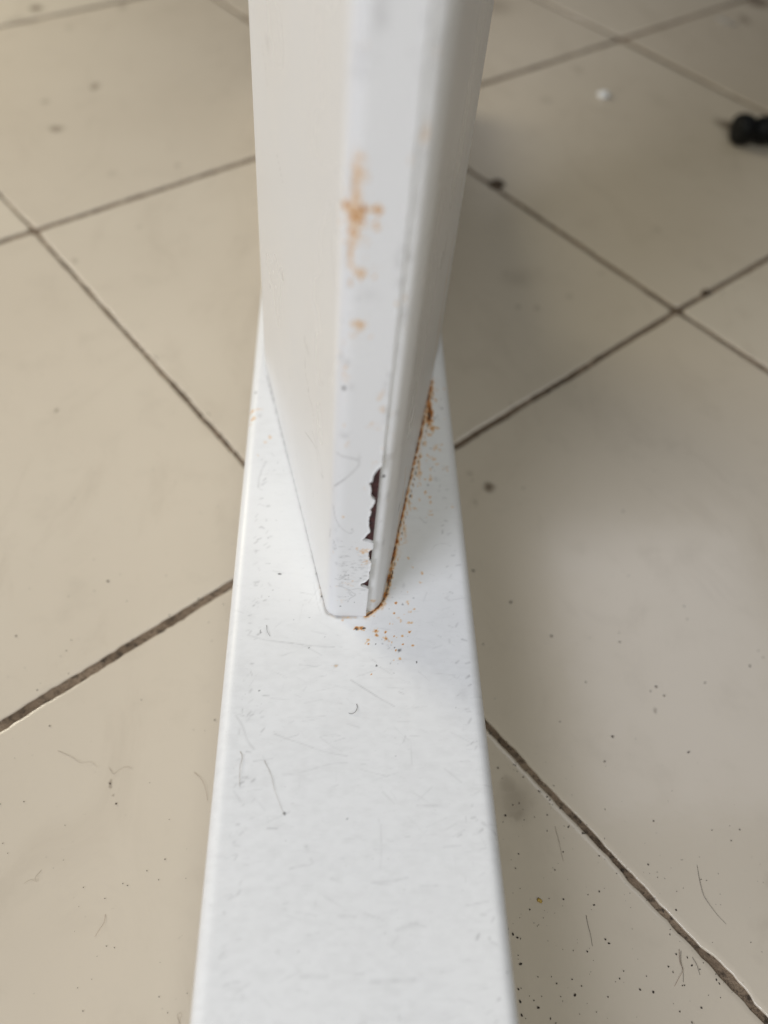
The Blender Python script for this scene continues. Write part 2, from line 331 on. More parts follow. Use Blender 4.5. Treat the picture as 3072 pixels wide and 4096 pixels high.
FOOT_MARKS = [(0.01062, 0.10611, 0.00135, 0.00052, 1.3, 'R'), (0.01152, 0.10613, 0.00045, 0.00028, 1.3, 'D'), (0.00972, 0.10584, 0.00045, 0.00026, 1.0, 'D'), (0.01443, 0.10539, 0.00067, 0.00058, 0.95, 'R'), (0.01477, 0.10565, 0.00022, 0.00019, 0.6, 'D'), (0.01247, 0.10281, 0.00045, 0.00051, 0.6, 'R'), (0.0119, 0.10191, 0.00033, 0.00025, 0.5, 'R'), (0.01662, 0.1035, 0.00045, 0.00064, 0.6, 'R'), (0.01748, 0.10262, 0.00045, 0.00038, 0.4, 'R'), (0.0159, 0.10196, 0.00022, 0.00025, 0.7, 'D'), (0.00474, 0.09589, 0.00054, 0.00048, 0.55, 'G'), (0.00485, 0.09589, 0.00054, 0.00048, 0.35, 'R'), (0.03248, 0.18225, 0.00084, 0.00471, 1.3, 'R'), (0.03195, 0.17831, 0.00084, 0.00271, 1.2, 'R'), (0.03215, 0.17929, 0.00042, 0.00195, 1.0, 'D'), (0.03386, 0.19037, 0.00043, 0.0045, 0.45, 'R'), (0.03267, 0.1745, 0.00097, 0.00114, 0.75, 'R'), (0.03154, 0.172, 0.00082, 0.00094, 0.6, 'R'), (0.03418, 0.17457, 0.00055, 0.00057, 0.6, 'R'), (0.03023, 0.16842, 0.00054, 0.00129, 0.6, 'R'), (0.03352, 0.16708, 0.00095, 0.00092, 0.6, 'R'), (0.0345, 0.16566, 0.00054, 0.00073, 0.5, 'R'), (0.03226, 0.16233, 0.0008, 0.0009, 0.7, 'R'), (0.03332, 0.16041, 0.00107, 0.00053, 0.35, 'R'), (0.03548, 0.15908, 0.0008, 0.00088, 0.55, 'R'), (0.03605, 0.15787, 0.0004, 0.0007, 0.4, 'R'), (0.0312, 0.1584, 0.00053, 0.0007, 0.35, 'R'), (0.03238, 0.15446, 0.00079, 0.00069, 0.3, 'G'), (0.03016, 0.15234, 0.00052, 0.00068, 0.5, 'D'), (0.0292, 0.14945, 0.00052, 0.0005, 0.6, 'R'), (0.03028, 0.14816, 0.00064, 0.0005, 0.6, 'R'), (0.03041, 0.14618, 0.00038, 0.00082, 0.45, 'R'), (0.02987, 0.14179, 0.00076, 0.00064, 0.5, 'R'), (0.02595, 0.14393, 0.00051, 0.00065, 0.45, 'R'), (0.0363, 0.14473, 0.00051, 0.00065, 0.35, 'R'), (0.03669, 0.17852, 0.0007, 0.00058, 0.25, 'R'), (0.03522, 0.16806, 0.00041, 0.00055, 0.4, 'R'), (-0.02018, 0.17984, 0.00081, 0.00077, 0.5, 'R'), (-0.01983, 0.1766, 0.0008, 0.00095, 0.5, 'R'), (-0.01817, 0.18012, 0.00108, 0.00058, 0.3, 'R'), (-0.02037, 0.17468, 0.00053, 0.00075, 0.3, 'R'), (-0.01787, 0.17745, 0.00067, 0.00057, 0.35, 'G'), (-0.01973, 0.18754, 0.00055, 0.0008, 0.6, 'D'), (-0.01446, 0.16899, 0.00066, 0.00091, 0.4, 'R'), (-0.01566, 0.16694, 0.00065, 0.00072, 0.3, 'R'), (-0.01757, 0.16187, 0.00026, 0.00053, 0.5, 'R'), (-0.01175, 0.15911, 0.00039, 0.00069, 0.4, 'D'), (0.01742, 0.11791, 0.00082, 0.00249, 0.35, 'R'), (0.01621, 0.11268, 0.00104, 0.00094, 0.5, 'R'), (0.0126, 0.10955, 0.00136, 0.0004, 0.55, 'R'), (0.00749, 0.10907, 0.00249, 0.00029, 0.4, 'R'), (0.00636, 0.10827, 0.00045, 0.00039, 0.45, 'R'), (0.01949, 0.12652, 0.00072, 0.00435, 0.3, 'R'), (0.02292, 0.13563, 0.00074, 0.00458, 0.3, 'R'), (0.02793, 0.15881, 0.00053, 0.0052, 0.45, 'R'), (0.0245, 0.14519, 0.00064, 0.00324, 0.35, 'R'), (0.02054, 0.12876, 0.00169, 0.00382, 0.22, 'R'), (0.00353, 0.11059, 0.00057, 0.00159, 0.25, 'R'), (0.01998, 0.10913, 0.00069, 0.00053, 0.35, 'R'), (0.02063, 0.10835, 0.00034, 0.00026, 0.6, 'R'), (0.01855, 0.1074, 0.00034, 0.00026, 0.4, 'R'), (0.02249, 0.11387, 0.00058, 0.00054, 0.4, 'R'), (0.02406, 0.11499, 0.00047, 0.00041, 0.5, 'D'), (0.02304, 0.11091, 0.00046, 0.0004, 0.5, 'R'), (0.02255, 0.10785, 0.00046, 0.00039, 0.7, 'R'), (0.02334, 0.10786, 0.00034, 0.00026, 0.6, 'R'), (0.0213, 0.11303, 0.00035, 0.00041, 0.6, 'D'), (0.01771, 0.11611, 0.00035, 0.00041, 0.6, 'D'), (0.01884, 0.11517, 0.00046, 0.00041, 0.4, 'D'), (0.02674, 0.12291, 0.00048, 0.00058, 0.6, 'R'), (0.02431, 0.12444, 0.00036, 0.00058, 0.5, 'R'), (0.02338, 0.12735, 0.00024, 0.00044, 0.7, 'R'), (0.02123, 0.11687, 0.00035, 0.00042, 0.35, 'D'), (0.02596, 0.11976, 0.00036, 0.00042, 0.45, 'R'), (0.02178, 0.11869, 0.00047, 0.0007, 0.3, 'G'), (0.03019, 0.14293, 0.00063, 0.00081, 0.3, 'R'), (0.02739, 0.14691, 0.00051, 0.00066, 0.4, 'R'), (-0.00937, 0.12158, 0.00046, 0.00028, 0.9, 'D'), (-0.00153, 0.10049, 0.00022, 0.00025, 0.8, 'D'), (0.01984, 0.10012, 0.00044, 0.00038, 0.7, 'D'), (0.018, 0.10161, 0.00045, 0.00038, 0.45, 'D'), (-0.01321, 0.10475, 0.00022, 0.00064, 0.8, 'D'), (-0.00573, 0.06147, 0.00038, 0.00048, 0.7, 'D'), (-0.00577, 0.06704, 0.00029, 0.0002, 0.4, 'D'), (-0.01188, 0.08615, 0.00041, 0.00034, 0.35, 'D'), (-0.01259, 0.08935, 0.00021, 0.00023, 0.8, 'D'), (-0.02152, 0.0822, 0.00025, 0.00033, 0.9, 'D'), (-0.00582, 0.03554, 0.00043, 0.00063, 0.2, 'G'), (0.03422, 0.08875, 0.00152, 0.00234, 0.2, 'G'), (0.03053, 0.09713, 0.00033, 0.00037, 0.3, 'D')]
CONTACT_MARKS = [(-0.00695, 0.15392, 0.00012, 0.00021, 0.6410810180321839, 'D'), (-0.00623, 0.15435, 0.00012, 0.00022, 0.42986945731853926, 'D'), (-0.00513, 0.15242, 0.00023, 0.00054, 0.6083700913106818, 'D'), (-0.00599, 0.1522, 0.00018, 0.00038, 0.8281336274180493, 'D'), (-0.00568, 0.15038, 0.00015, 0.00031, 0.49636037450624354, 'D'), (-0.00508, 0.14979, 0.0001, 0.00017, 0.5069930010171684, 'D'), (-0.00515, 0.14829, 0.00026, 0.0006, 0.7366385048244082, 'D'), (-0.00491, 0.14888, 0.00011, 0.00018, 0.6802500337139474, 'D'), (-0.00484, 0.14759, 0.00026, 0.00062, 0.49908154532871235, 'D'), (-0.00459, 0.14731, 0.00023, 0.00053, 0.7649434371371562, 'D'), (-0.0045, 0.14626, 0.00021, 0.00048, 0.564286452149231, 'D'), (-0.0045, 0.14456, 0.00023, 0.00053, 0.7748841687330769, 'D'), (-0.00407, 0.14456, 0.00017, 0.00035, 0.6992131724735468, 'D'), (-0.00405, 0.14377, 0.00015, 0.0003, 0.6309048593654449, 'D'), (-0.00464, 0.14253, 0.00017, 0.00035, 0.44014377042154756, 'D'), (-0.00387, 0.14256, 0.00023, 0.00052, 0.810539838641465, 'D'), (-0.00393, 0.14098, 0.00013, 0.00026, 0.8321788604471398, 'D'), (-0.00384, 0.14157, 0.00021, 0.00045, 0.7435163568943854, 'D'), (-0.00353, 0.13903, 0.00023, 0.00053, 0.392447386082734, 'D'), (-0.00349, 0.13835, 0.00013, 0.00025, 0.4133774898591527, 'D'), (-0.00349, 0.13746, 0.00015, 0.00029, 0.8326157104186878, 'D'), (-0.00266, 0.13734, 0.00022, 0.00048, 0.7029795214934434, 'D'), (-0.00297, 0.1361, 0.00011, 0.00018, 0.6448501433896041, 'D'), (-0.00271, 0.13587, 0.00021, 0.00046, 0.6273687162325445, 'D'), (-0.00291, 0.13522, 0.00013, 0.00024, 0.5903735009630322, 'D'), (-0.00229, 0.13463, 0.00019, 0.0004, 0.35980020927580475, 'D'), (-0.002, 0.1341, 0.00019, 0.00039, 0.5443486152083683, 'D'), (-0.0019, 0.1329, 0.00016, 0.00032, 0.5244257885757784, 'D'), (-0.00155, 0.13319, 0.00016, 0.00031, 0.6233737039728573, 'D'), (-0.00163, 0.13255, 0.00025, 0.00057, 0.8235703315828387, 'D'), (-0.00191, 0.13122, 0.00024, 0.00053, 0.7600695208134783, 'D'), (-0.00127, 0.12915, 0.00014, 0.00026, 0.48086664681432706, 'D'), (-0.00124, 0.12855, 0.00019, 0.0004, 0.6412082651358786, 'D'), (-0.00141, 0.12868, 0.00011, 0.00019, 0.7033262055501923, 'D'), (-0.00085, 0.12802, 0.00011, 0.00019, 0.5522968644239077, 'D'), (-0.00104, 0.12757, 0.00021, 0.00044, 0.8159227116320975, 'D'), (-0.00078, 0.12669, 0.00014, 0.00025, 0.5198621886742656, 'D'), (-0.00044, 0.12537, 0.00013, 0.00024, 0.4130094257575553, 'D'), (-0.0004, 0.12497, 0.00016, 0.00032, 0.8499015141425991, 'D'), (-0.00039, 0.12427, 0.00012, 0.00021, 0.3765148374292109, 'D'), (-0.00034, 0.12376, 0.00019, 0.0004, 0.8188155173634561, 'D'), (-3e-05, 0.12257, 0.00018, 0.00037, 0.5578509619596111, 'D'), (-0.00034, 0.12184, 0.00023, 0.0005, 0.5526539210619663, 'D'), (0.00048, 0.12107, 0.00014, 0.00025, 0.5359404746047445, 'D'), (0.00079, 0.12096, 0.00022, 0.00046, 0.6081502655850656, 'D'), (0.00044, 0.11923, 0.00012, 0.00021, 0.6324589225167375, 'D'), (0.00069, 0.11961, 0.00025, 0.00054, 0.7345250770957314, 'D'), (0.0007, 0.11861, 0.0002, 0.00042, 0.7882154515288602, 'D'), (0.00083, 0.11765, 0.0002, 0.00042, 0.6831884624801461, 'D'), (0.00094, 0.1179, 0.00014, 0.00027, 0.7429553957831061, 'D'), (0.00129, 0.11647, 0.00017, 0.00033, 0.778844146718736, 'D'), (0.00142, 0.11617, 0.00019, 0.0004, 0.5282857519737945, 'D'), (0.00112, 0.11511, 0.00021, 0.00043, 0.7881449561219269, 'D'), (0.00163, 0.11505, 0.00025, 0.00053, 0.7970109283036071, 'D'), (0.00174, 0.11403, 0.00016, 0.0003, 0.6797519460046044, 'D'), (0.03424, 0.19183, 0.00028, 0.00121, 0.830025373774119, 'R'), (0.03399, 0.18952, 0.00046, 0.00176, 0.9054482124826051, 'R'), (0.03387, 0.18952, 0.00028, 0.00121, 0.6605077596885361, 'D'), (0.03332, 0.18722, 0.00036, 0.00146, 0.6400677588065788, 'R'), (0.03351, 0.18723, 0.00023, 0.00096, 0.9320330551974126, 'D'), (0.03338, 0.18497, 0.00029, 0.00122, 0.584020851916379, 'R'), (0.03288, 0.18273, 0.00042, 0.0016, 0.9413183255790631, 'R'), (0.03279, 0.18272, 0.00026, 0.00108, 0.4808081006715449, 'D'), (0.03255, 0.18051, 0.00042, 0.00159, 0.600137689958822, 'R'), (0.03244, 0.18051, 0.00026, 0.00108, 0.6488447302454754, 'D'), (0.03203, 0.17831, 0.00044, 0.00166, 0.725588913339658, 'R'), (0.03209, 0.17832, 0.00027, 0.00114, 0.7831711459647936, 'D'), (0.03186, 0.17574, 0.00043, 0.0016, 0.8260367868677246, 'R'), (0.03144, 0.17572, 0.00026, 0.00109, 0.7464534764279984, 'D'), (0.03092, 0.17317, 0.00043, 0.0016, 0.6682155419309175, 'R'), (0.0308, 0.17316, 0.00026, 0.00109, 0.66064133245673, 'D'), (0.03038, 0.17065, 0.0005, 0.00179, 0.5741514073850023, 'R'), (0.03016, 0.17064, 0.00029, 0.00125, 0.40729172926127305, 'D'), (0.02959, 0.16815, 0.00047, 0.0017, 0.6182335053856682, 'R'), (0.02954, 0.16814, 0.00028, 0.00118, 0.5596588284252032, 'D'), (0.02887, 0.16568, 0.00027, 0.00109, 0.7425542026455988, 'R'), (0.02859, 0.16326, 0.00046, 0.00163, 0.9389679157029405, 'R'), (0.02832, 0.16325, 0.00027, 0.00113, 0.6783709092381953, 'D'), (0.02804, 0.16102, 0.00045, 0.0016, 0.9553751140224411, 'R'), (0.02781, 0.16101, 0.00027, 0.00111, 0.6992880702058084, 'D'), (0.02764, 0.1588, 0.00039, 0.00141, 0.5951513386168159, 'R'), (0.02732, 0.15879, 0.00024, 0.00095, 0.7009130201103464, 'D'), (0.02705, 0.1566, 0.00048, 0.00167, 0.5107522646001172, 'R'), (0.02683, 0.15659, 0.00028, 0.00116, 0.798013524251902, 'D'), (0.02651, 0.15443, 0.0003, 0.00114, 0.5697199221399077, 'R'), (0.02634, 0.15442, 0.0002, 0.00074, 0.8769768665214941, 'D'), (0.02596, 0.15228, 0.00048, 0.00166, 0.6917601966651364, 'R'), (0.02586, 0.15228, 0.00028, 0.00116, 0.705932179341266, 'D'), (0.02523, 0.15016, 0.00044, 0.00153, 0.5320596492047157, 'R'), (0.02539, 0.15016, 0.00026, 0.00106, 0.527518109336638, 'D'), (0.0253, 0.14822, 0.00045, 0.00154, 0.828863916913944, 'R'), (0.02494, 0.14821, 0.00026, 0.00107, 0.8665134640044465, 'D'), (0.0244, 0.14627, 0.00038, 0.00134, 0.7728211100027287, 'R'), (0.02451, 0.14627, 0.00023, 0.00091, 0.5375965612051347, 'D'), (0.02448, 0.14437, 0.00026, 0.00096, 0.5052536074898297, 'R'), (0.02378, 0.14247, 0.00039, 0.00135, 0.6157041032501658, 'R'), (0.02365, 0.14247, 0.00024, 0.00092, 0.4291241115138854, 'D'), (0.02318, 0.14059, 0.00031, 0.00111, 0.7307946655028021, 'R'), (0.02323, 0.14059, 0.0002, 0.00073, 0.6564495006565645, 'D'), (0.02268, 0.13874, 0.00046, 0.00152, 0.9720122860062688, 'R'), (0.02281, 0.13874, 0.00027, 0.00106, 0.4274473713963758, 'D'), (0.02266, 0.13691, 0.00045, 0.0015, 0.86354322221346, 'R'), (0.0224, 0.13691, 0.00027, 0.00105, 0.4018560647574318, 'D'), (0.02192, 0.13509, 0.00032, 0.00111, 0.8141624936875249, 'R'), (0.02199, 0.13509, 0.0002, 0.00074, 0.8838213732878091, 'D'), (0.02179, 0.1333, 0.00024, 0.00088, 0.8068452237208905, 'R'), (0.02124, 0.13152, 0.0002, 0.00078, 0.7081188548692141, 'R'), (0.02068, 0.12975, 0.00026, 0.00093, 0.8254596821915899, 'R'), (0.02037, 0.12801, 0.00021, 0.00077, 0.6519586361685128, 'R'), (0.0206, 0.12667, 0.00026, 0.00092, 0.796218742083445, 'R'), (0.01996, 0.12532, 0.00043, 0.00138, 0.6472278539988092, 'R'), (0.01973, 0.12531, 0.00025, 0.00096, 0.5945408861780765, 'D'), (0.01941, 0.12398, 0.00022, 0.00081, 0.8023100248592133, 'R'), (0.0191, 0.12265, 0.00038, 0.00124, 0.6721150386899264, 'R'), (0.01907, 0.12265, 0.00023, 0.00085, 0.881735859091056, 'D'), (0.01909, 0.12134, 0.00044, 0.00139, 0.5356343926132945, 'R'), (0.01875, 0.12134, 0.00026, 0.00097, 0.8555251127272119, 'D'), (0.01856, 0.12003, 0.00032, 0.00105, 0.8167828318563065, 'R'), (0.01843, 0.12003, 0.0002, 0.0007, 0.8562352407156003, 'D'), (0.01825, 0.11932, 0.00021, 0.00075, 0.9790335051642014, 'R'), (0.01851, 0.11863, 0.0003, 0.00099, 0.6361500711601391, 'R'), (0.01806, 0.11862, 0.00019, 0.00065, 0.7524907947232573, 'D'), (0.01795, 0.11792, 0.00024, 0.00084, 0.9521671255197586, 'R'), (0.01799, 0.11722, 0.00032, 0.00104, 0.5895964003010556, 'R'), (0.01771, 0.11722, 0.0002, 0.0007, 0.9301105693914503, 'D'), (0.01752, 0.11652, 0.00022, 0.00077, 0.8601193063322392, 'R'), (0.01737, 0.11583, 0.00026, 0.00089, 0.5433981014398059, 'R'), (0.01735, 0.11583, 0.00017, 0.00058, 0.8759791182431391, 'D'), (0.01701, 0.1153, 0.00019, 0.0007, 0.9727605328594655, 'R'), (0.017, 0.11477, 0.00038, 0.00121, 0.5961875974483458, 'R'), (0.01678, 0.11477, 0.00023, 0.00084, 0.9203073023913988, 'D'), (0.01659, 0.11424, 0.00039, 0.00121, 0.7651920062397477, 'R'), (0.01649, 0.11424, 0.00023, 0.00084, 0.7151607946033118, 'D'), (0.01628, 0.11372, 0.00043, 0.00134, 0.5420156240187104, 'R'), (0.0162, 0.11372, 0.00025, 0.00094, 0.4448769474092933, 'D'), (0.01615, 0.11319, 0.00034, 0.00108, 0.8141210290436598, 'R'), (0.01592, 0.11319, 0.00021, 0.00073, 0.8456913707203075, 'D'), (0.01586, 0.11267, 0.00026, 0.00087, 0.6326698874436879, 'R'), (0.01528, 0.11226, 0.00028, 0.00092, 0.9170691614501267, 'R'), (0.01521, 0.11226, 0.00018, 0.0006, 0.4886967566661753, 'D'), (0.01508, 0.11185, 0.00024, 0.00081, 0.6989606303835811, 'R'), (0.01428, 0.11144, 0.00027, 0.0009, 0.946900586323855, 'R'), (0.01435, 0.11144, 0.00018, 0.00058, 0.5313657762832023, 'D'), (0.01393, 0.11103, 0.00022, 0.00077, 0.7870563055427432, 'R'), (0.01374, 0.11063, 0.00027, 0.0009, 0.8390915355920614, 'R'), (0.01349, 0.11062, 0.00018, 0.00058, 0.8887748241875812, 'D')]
FOOT_LINES = [([(-0.01249, 0.10263), (-0.00658, 0.10191), (-0.00068, 0.10112), (0.00442, 0.10082)], 0.00022, 0.45), ([(-0.01629, 0.10381), (-0.01087, 0.10234), (-0.00551, 0.10168)], 0.0003, 0.3), ([(-0.00336, 0.10134), (-0.00065, 0.09991), (0.0015, 0.09854)], 0.0002, 0.4), ([(0.00829, 0.09223), (0.01254, 0.08928), (0.01535, 0.08732), (0.01814, 0.08566)], 0.00022, 0.6), ([(-0.00863, 0.07893), (-0.0056, 0.07773), (-0.00261, 0.07669), (0.00236, 0.07488), (0.0073, 0.07386)], 0.00025, 0.4), ([(0.00132, 0.07827), (0.00333, 0.0767), (0.00631, 0.07489)], 0.0002, 0.35), ([(0.00132, 0.07827), (0.00381, 0.0788), (0.00581, 0.07854)], 0.0002, 0.3), ([(-0.00624, 0.06957), (-0.00145, 0.07056), (0.00387, 0.07207), (0.00729, 0.07233)], 0.0003, 0.3), ([(-0.01267, 0.07273), (-0.00882, 0.07324)], 0.00025, 0.4), ([(0.02207, 0.06293), (0.02737, 0.06291)], 0.00022, 0.5), ([(0.02173, 0.06559), (0.02452, 0.06364)], 0.0002, 0.35), ([(0.01497, 0.06585), (0.01729, 0.06342)], 0.0002, 0.4), ([(-0.01735, 0.08328), (-0.01565, 0.0806), (-0.01444, 0.07744), (-0.01284, 0.07538)], 0.0003, 0.4), ([(-0.0105, 0.07283), (-0.0086, 0.06884), (-0.00799, 0.06639)], 0.0003, 0.3), ([(0.02408, 0.0946), (0.0266, 0.09227)], 0.0002, 0.45), ([(0.03063, 0.07941), (0.03501, 0.07702)], 0.00025, 0.3), ([(0.03392, 0.07623), (0.03659, 0.07745)], 0.00022, 0.4), ([(0.01385, 0.06012), (0.01436, 0.0578), (0.01405, 0.05019)], 0.00022, 0.3), ([(0.01217, 0.04762), (0.01579, 0.0478), (0.01945, 0.04849)], 0.0003, 0.4), ([(0.00278, 0.04519), (0.00633, 0.04308)], 0.0003, 0.3), ([(-0.00405, 0.05045), (-0.00115, 0.05111)], 0.00035, 0.4), ([(-0.00092, 0.05098), (0.00043, 0.05141), (-5e-05, 0.05228)], 0.0003, 0.4), ([(0.03571, 0.05931), (0.0386, 0.05719)], 0.0004, 0.4), ([(0.00408, 0.04856), (0.00633, 0.04768)], 0.0003, 0.3), ([(0.00545, 0.04166), (0.00896, 0.04141)], 0.0005, 0.3), ([(0.0118, 0.03007), (0.01603, 0.03019), (0.01985, 0.03031)], 0.0006, 0.3), ([(-0.00122, 0.03123), (0.00339, 0.03115)], 0.0006, 0.3), ([(0.0168, 0.03888), (0.02081, 0.04004)], 0.0005, 0.3), ([(0.02141, 0.07859), (0.02368, 0.07843)], 0.0002, 0.5), ([(0.01675, 0.09046), (0.02041, 0.09008)], 0.0002, 0.4), ([(0.01933, 0.08933), (0.02045, 0.08877)], 0.0002, 0.6), ([(-0.01164, 0.08815), (-0.01036, 0.08805)], 0.00022, 0.6), ([(-0.01485, 0.09424), (-0.01441, 0.09308)], 0.0002, 0.5), ([(-0.00897, 0.0584), (-0.00713, 0.05839)], 0.0003, 0.5), ([(-0.01648, 0.06617), (-0.0149, 0.06402)], 0.0003, 0.4), ([(-0.00102, 0.05473), (-0.00054, 0.05383)], 0.0006, 0.4), ([(0.01505, 0.0957), (0.01791, 0.09366)], 0.0002, 0.4), ([(-0.00562, 0.07799), (-0.00341, 0.07878)], 0.0002, 0.35), ([(0.01022, 0.07081), (0.01605, 0.0693)], 0.0002, 0.3), ([(0.01982, 0.07699), (0.0204, 0.07858)], 0.0002, 0.5), ([(0.01324, 0.09777), (0.01429, 0.09688)], 0.0002, 0.4), ([(0.02967, 0.12998), (0.03073, 0.13157), (0.03302, 0.13222), (0.03472, 0.13147)], 0.00018, 0.4), ([(0.02711, 0.14077), (0.02832, 0.13915), (0.02897, 0.13917)], 0.0002, 0.5), ([(-0.00342, 0.11268), (-0.00415, 0.10785)], 0.0002, 0.2), ([(-0.00091, 0.11914), (0.00011, 0.11344), (0.00121, 0.10964)], 0.00018, 0.3), ([(0.00071, 0.1131), (0.00082, 0.11487), (0.00112, 0.11523)], 0.00015, 0.4), ([(0.02945, 0.10445), (0.03029, 0.10379)], 0.00015, 0.7), ([(0.0197, 0.09954), (0.02032, 0.10052), (0.02001, 0.10019), (0.02043, 0.09987)], 0.00018, 0.8), ([(0.01318, 0.09769), (0.01403, 0.09706)], 0.00015, 0.5), ([(0.03326, 0.11707), (0.03415, 0.11673)], 0.00018, 0.7), ([(0.01772, 0.09662), (0.01818, 0.09758)], 0.00015, 0.4), ([(0.01703, 0.10163), (0.01758, 0.10082), (0.01714, 0.10055)], 0.00015, 0.7), ([(-0.01513, 0.15926), (-0.01643, 0.1543), (-0.01662, 0.15009)], 0.0003, 0.5), ([(-0.01468, 0.15959), (-0.01593, 0.15737), (-0.0163, 0.15582)], 0.0002, 0.4), ([(-0.0137, 0.16277), (-0.01271, 0.16154)], 0.0002, 0.4)]
FOOT_HAIRS = {'hook': [(0.00954, 0.08616), (0.00968, 0.08516), (0.00921, 0.08406), (0.00844, 0.08367), (0.00773, 0.08394)], 'long': [(-0.01582, 0.07486), (-0.01524, 0.07359), (-0.01555, 0.07132), (-0.01546, 0.06885), (-0.01533, 0.06714)], 'brown': [(-0.0105, 0.07283), (-0.00887, 0.06958), (-0.00799, 0.06639), (-0.00692, 0.06375), (-0.00578, 0.06125)], 'short': [(-0.01191, 0.10655), (-0.01165, 0.1048), (-0.01094, 0.10357)]}
FLOOR_HAIRS = {'right': [(0.09785, 0.06171), (0.09751, 0.05859), (0.09743, 0.05476), (0.09825, 0.0525), (0.09978, 0.04989), (0.10144, 0.04786)], 'dash': [(0.06694, 0.05031), (0.06695, 0.04778), (0.06715, 0.04565), (0.06722, 0.04354)], 'faint': [(0.06263, 0.07163), (0.06295, 0.06837), (0.06318, 0.06516), (0.0634, 0.06299)], 'fib1': [(0.0882, 0.04252), (0.08765, 0.03975), (0.08791, 0.03804), (0.08678, 0.0367), (0.08511, 0.03472)], 'fib2': [(0.08858, 0.04216), (0.08788, 0.03975), (0.08781, 0.03736), (0.08745, 0.03552)], 'fib3': [(0.09099, 0.04074), (0.09151, 0.039), (0.09186, 0.03695)], 'red': [(-0.04755, 0.05197), (-0.04751, 0.05018), (-0.04832, 0.04868), (-0.04913, 0.04719)], 'edge': [(-0.03079, 0.0861), (-0.02877, 0.0842), (-0.02743, 0.08171), (-0.02664, 0.07864)], 'wavy': [(-0.06653, 0.09186), (-0.06289, 0.09025), (-0.06015, 0.08853), (-0.0575, 0.08878), (-0.05577, 0.08751)], 'wavy2': [(-0.05274, 0.08738), (-0.05124, 0.08561), (-0.04993, 0.08675), (-0.04824, 0.08751), (-0.04667, 0.08706)], 'curl': [(-0.06428, 0.06209), (-0.06527, 0.06031), (-0.06476, 0.05924), (-0.06625, 0.05979), (-0.06771, 0.059)], 'loop': [(-0.02771, 0.0295), (-0.0285, 0.03095), (-0.02805, 0.03149), (-0.02752, 0.0313), (-0.02788, 0.03004), (-0.02826, 0.02893)]}
TILE_LINES = [[(-0.05791, 0.06203), (-0.04988, 0.05748), (-0.04381, 0.05399), (-0.03809, 0.05042)], [(0.05112, 0.04343), (0.05687, 0.04544), (0.06194, 0.04749), (0.06655, 0.04887), (0.0725, 0.04861)], [(0.07834, 0.15671), (0.08561, 0.14544), (0.09246, 0.13426)], [(0.08853, 0.10547), (0.09069, 0.10114)], [(0.1019, 0.0679), (0.10168, 0.06326)], [(0.09928, 0.07184), (0.10388, 0.06953)]]
SMUDGES = [(-0.12274, 0.45773, 0.00235, 0.00517, 0.5), (-0.13299, 0.41183, 0.00371, 0.00364, 0.6), (-0.14395, 0.43816, 0.00226, 0.00295, 0.35), (-0.17332, 0.55037, 0.00469, 0.00461, 0.7), (-0.14948, 0.52692, 0.00255, 0.00496, 0.2), (-0.17781, 0.53192, 0.01016, 0.00504, 0.25), (-0.12494, 0.56127, 0.00271, 0.00673, 0.3), (-0.07108, 0.3839, 0.00173, 0.00251, 0.35), (-0.09982, 0.37348, 0.00209, 0.00404, 0.12), (-0.08129, 0.33141, 0.00118, 0.00212, 0.2), (-0.10322, 0.30485, 0.00111, 0.00162, 0.35), (-0.08508, 0.35705, 0.00123, 0.00231, 0.1), (0.08103, 0.28672, 0.0012, 0.00157, 0.4), (0.0783, 0.30967, 0.00104, 0.00169, 0.3), (0.08926, 0.28634, 0.0014, 0.00188, 0.35), (0.05775, 0.18662, 0.00194, 0.0023, 0.8), (0.05225, 0.17968, 0.00127, 0.00142, 0.25), (0.07075, 0.22854, 0.00089, 0.00126, 0.2), (0.05911, 0.21475, 0.0012, 0.00142, 0.25), (0.05191, 0.19276, 0.00147, 0.0015, 0.3), (0.05334, 0.07836, 0.00494, 0.00605, 0.26), (0.05195, 0.08207, 0.00274, 0.00324, 0.3), (0.05326, 0.07497, 0.00306, 0.00204, 0.32), (0.27862, 0.60818, 0.00415, 0.0082, 0.5), (0.29932, 0.64041, 0.01089, 0.01061, 0.8), (0.22335, 0.45745, 0.00672, 0.00561, 0.9), (0.21824, 0.46105, 0.00336, 0.00453, 0.5), (0.14789, 0.51542, 0.0035, 0.00628, 0.2), (0.15641, 0.34989, 0.00208, 0.0028, 0.2), (0.12229, 0.31292, 0.00171, 0.00245, 0.18), (0.10465, 0.29522, 0.00164, 0.00228, 0.2), (0.08406, 0.30676, 0.00829, 0.00831, 0.12), (0.12202, 0.47448, 0.00436, 0.00449, 0.2), (-0.04994, 0.55738, 0.00391, 0.00667, 0.4), (0.10735, 0.59992, 0.01273, 0.01501, 0.3), (-0.09306, 0.2169, 0.00079, 0.00116, 0.6), (0.09697, 0.10428, 0.00068, 0.00102, 0.55), (-0.05169, 0.08302, 0.00046, 0.00061, 0.4), (-0.05046, 0.08049, 0.00046, 0.00048, 0.4), (-0.06808, 0.15303, 0.00041, 0.00053, 0.2), (0.11614, 0.0581, 0.00243, 0.00232, 0.1)]
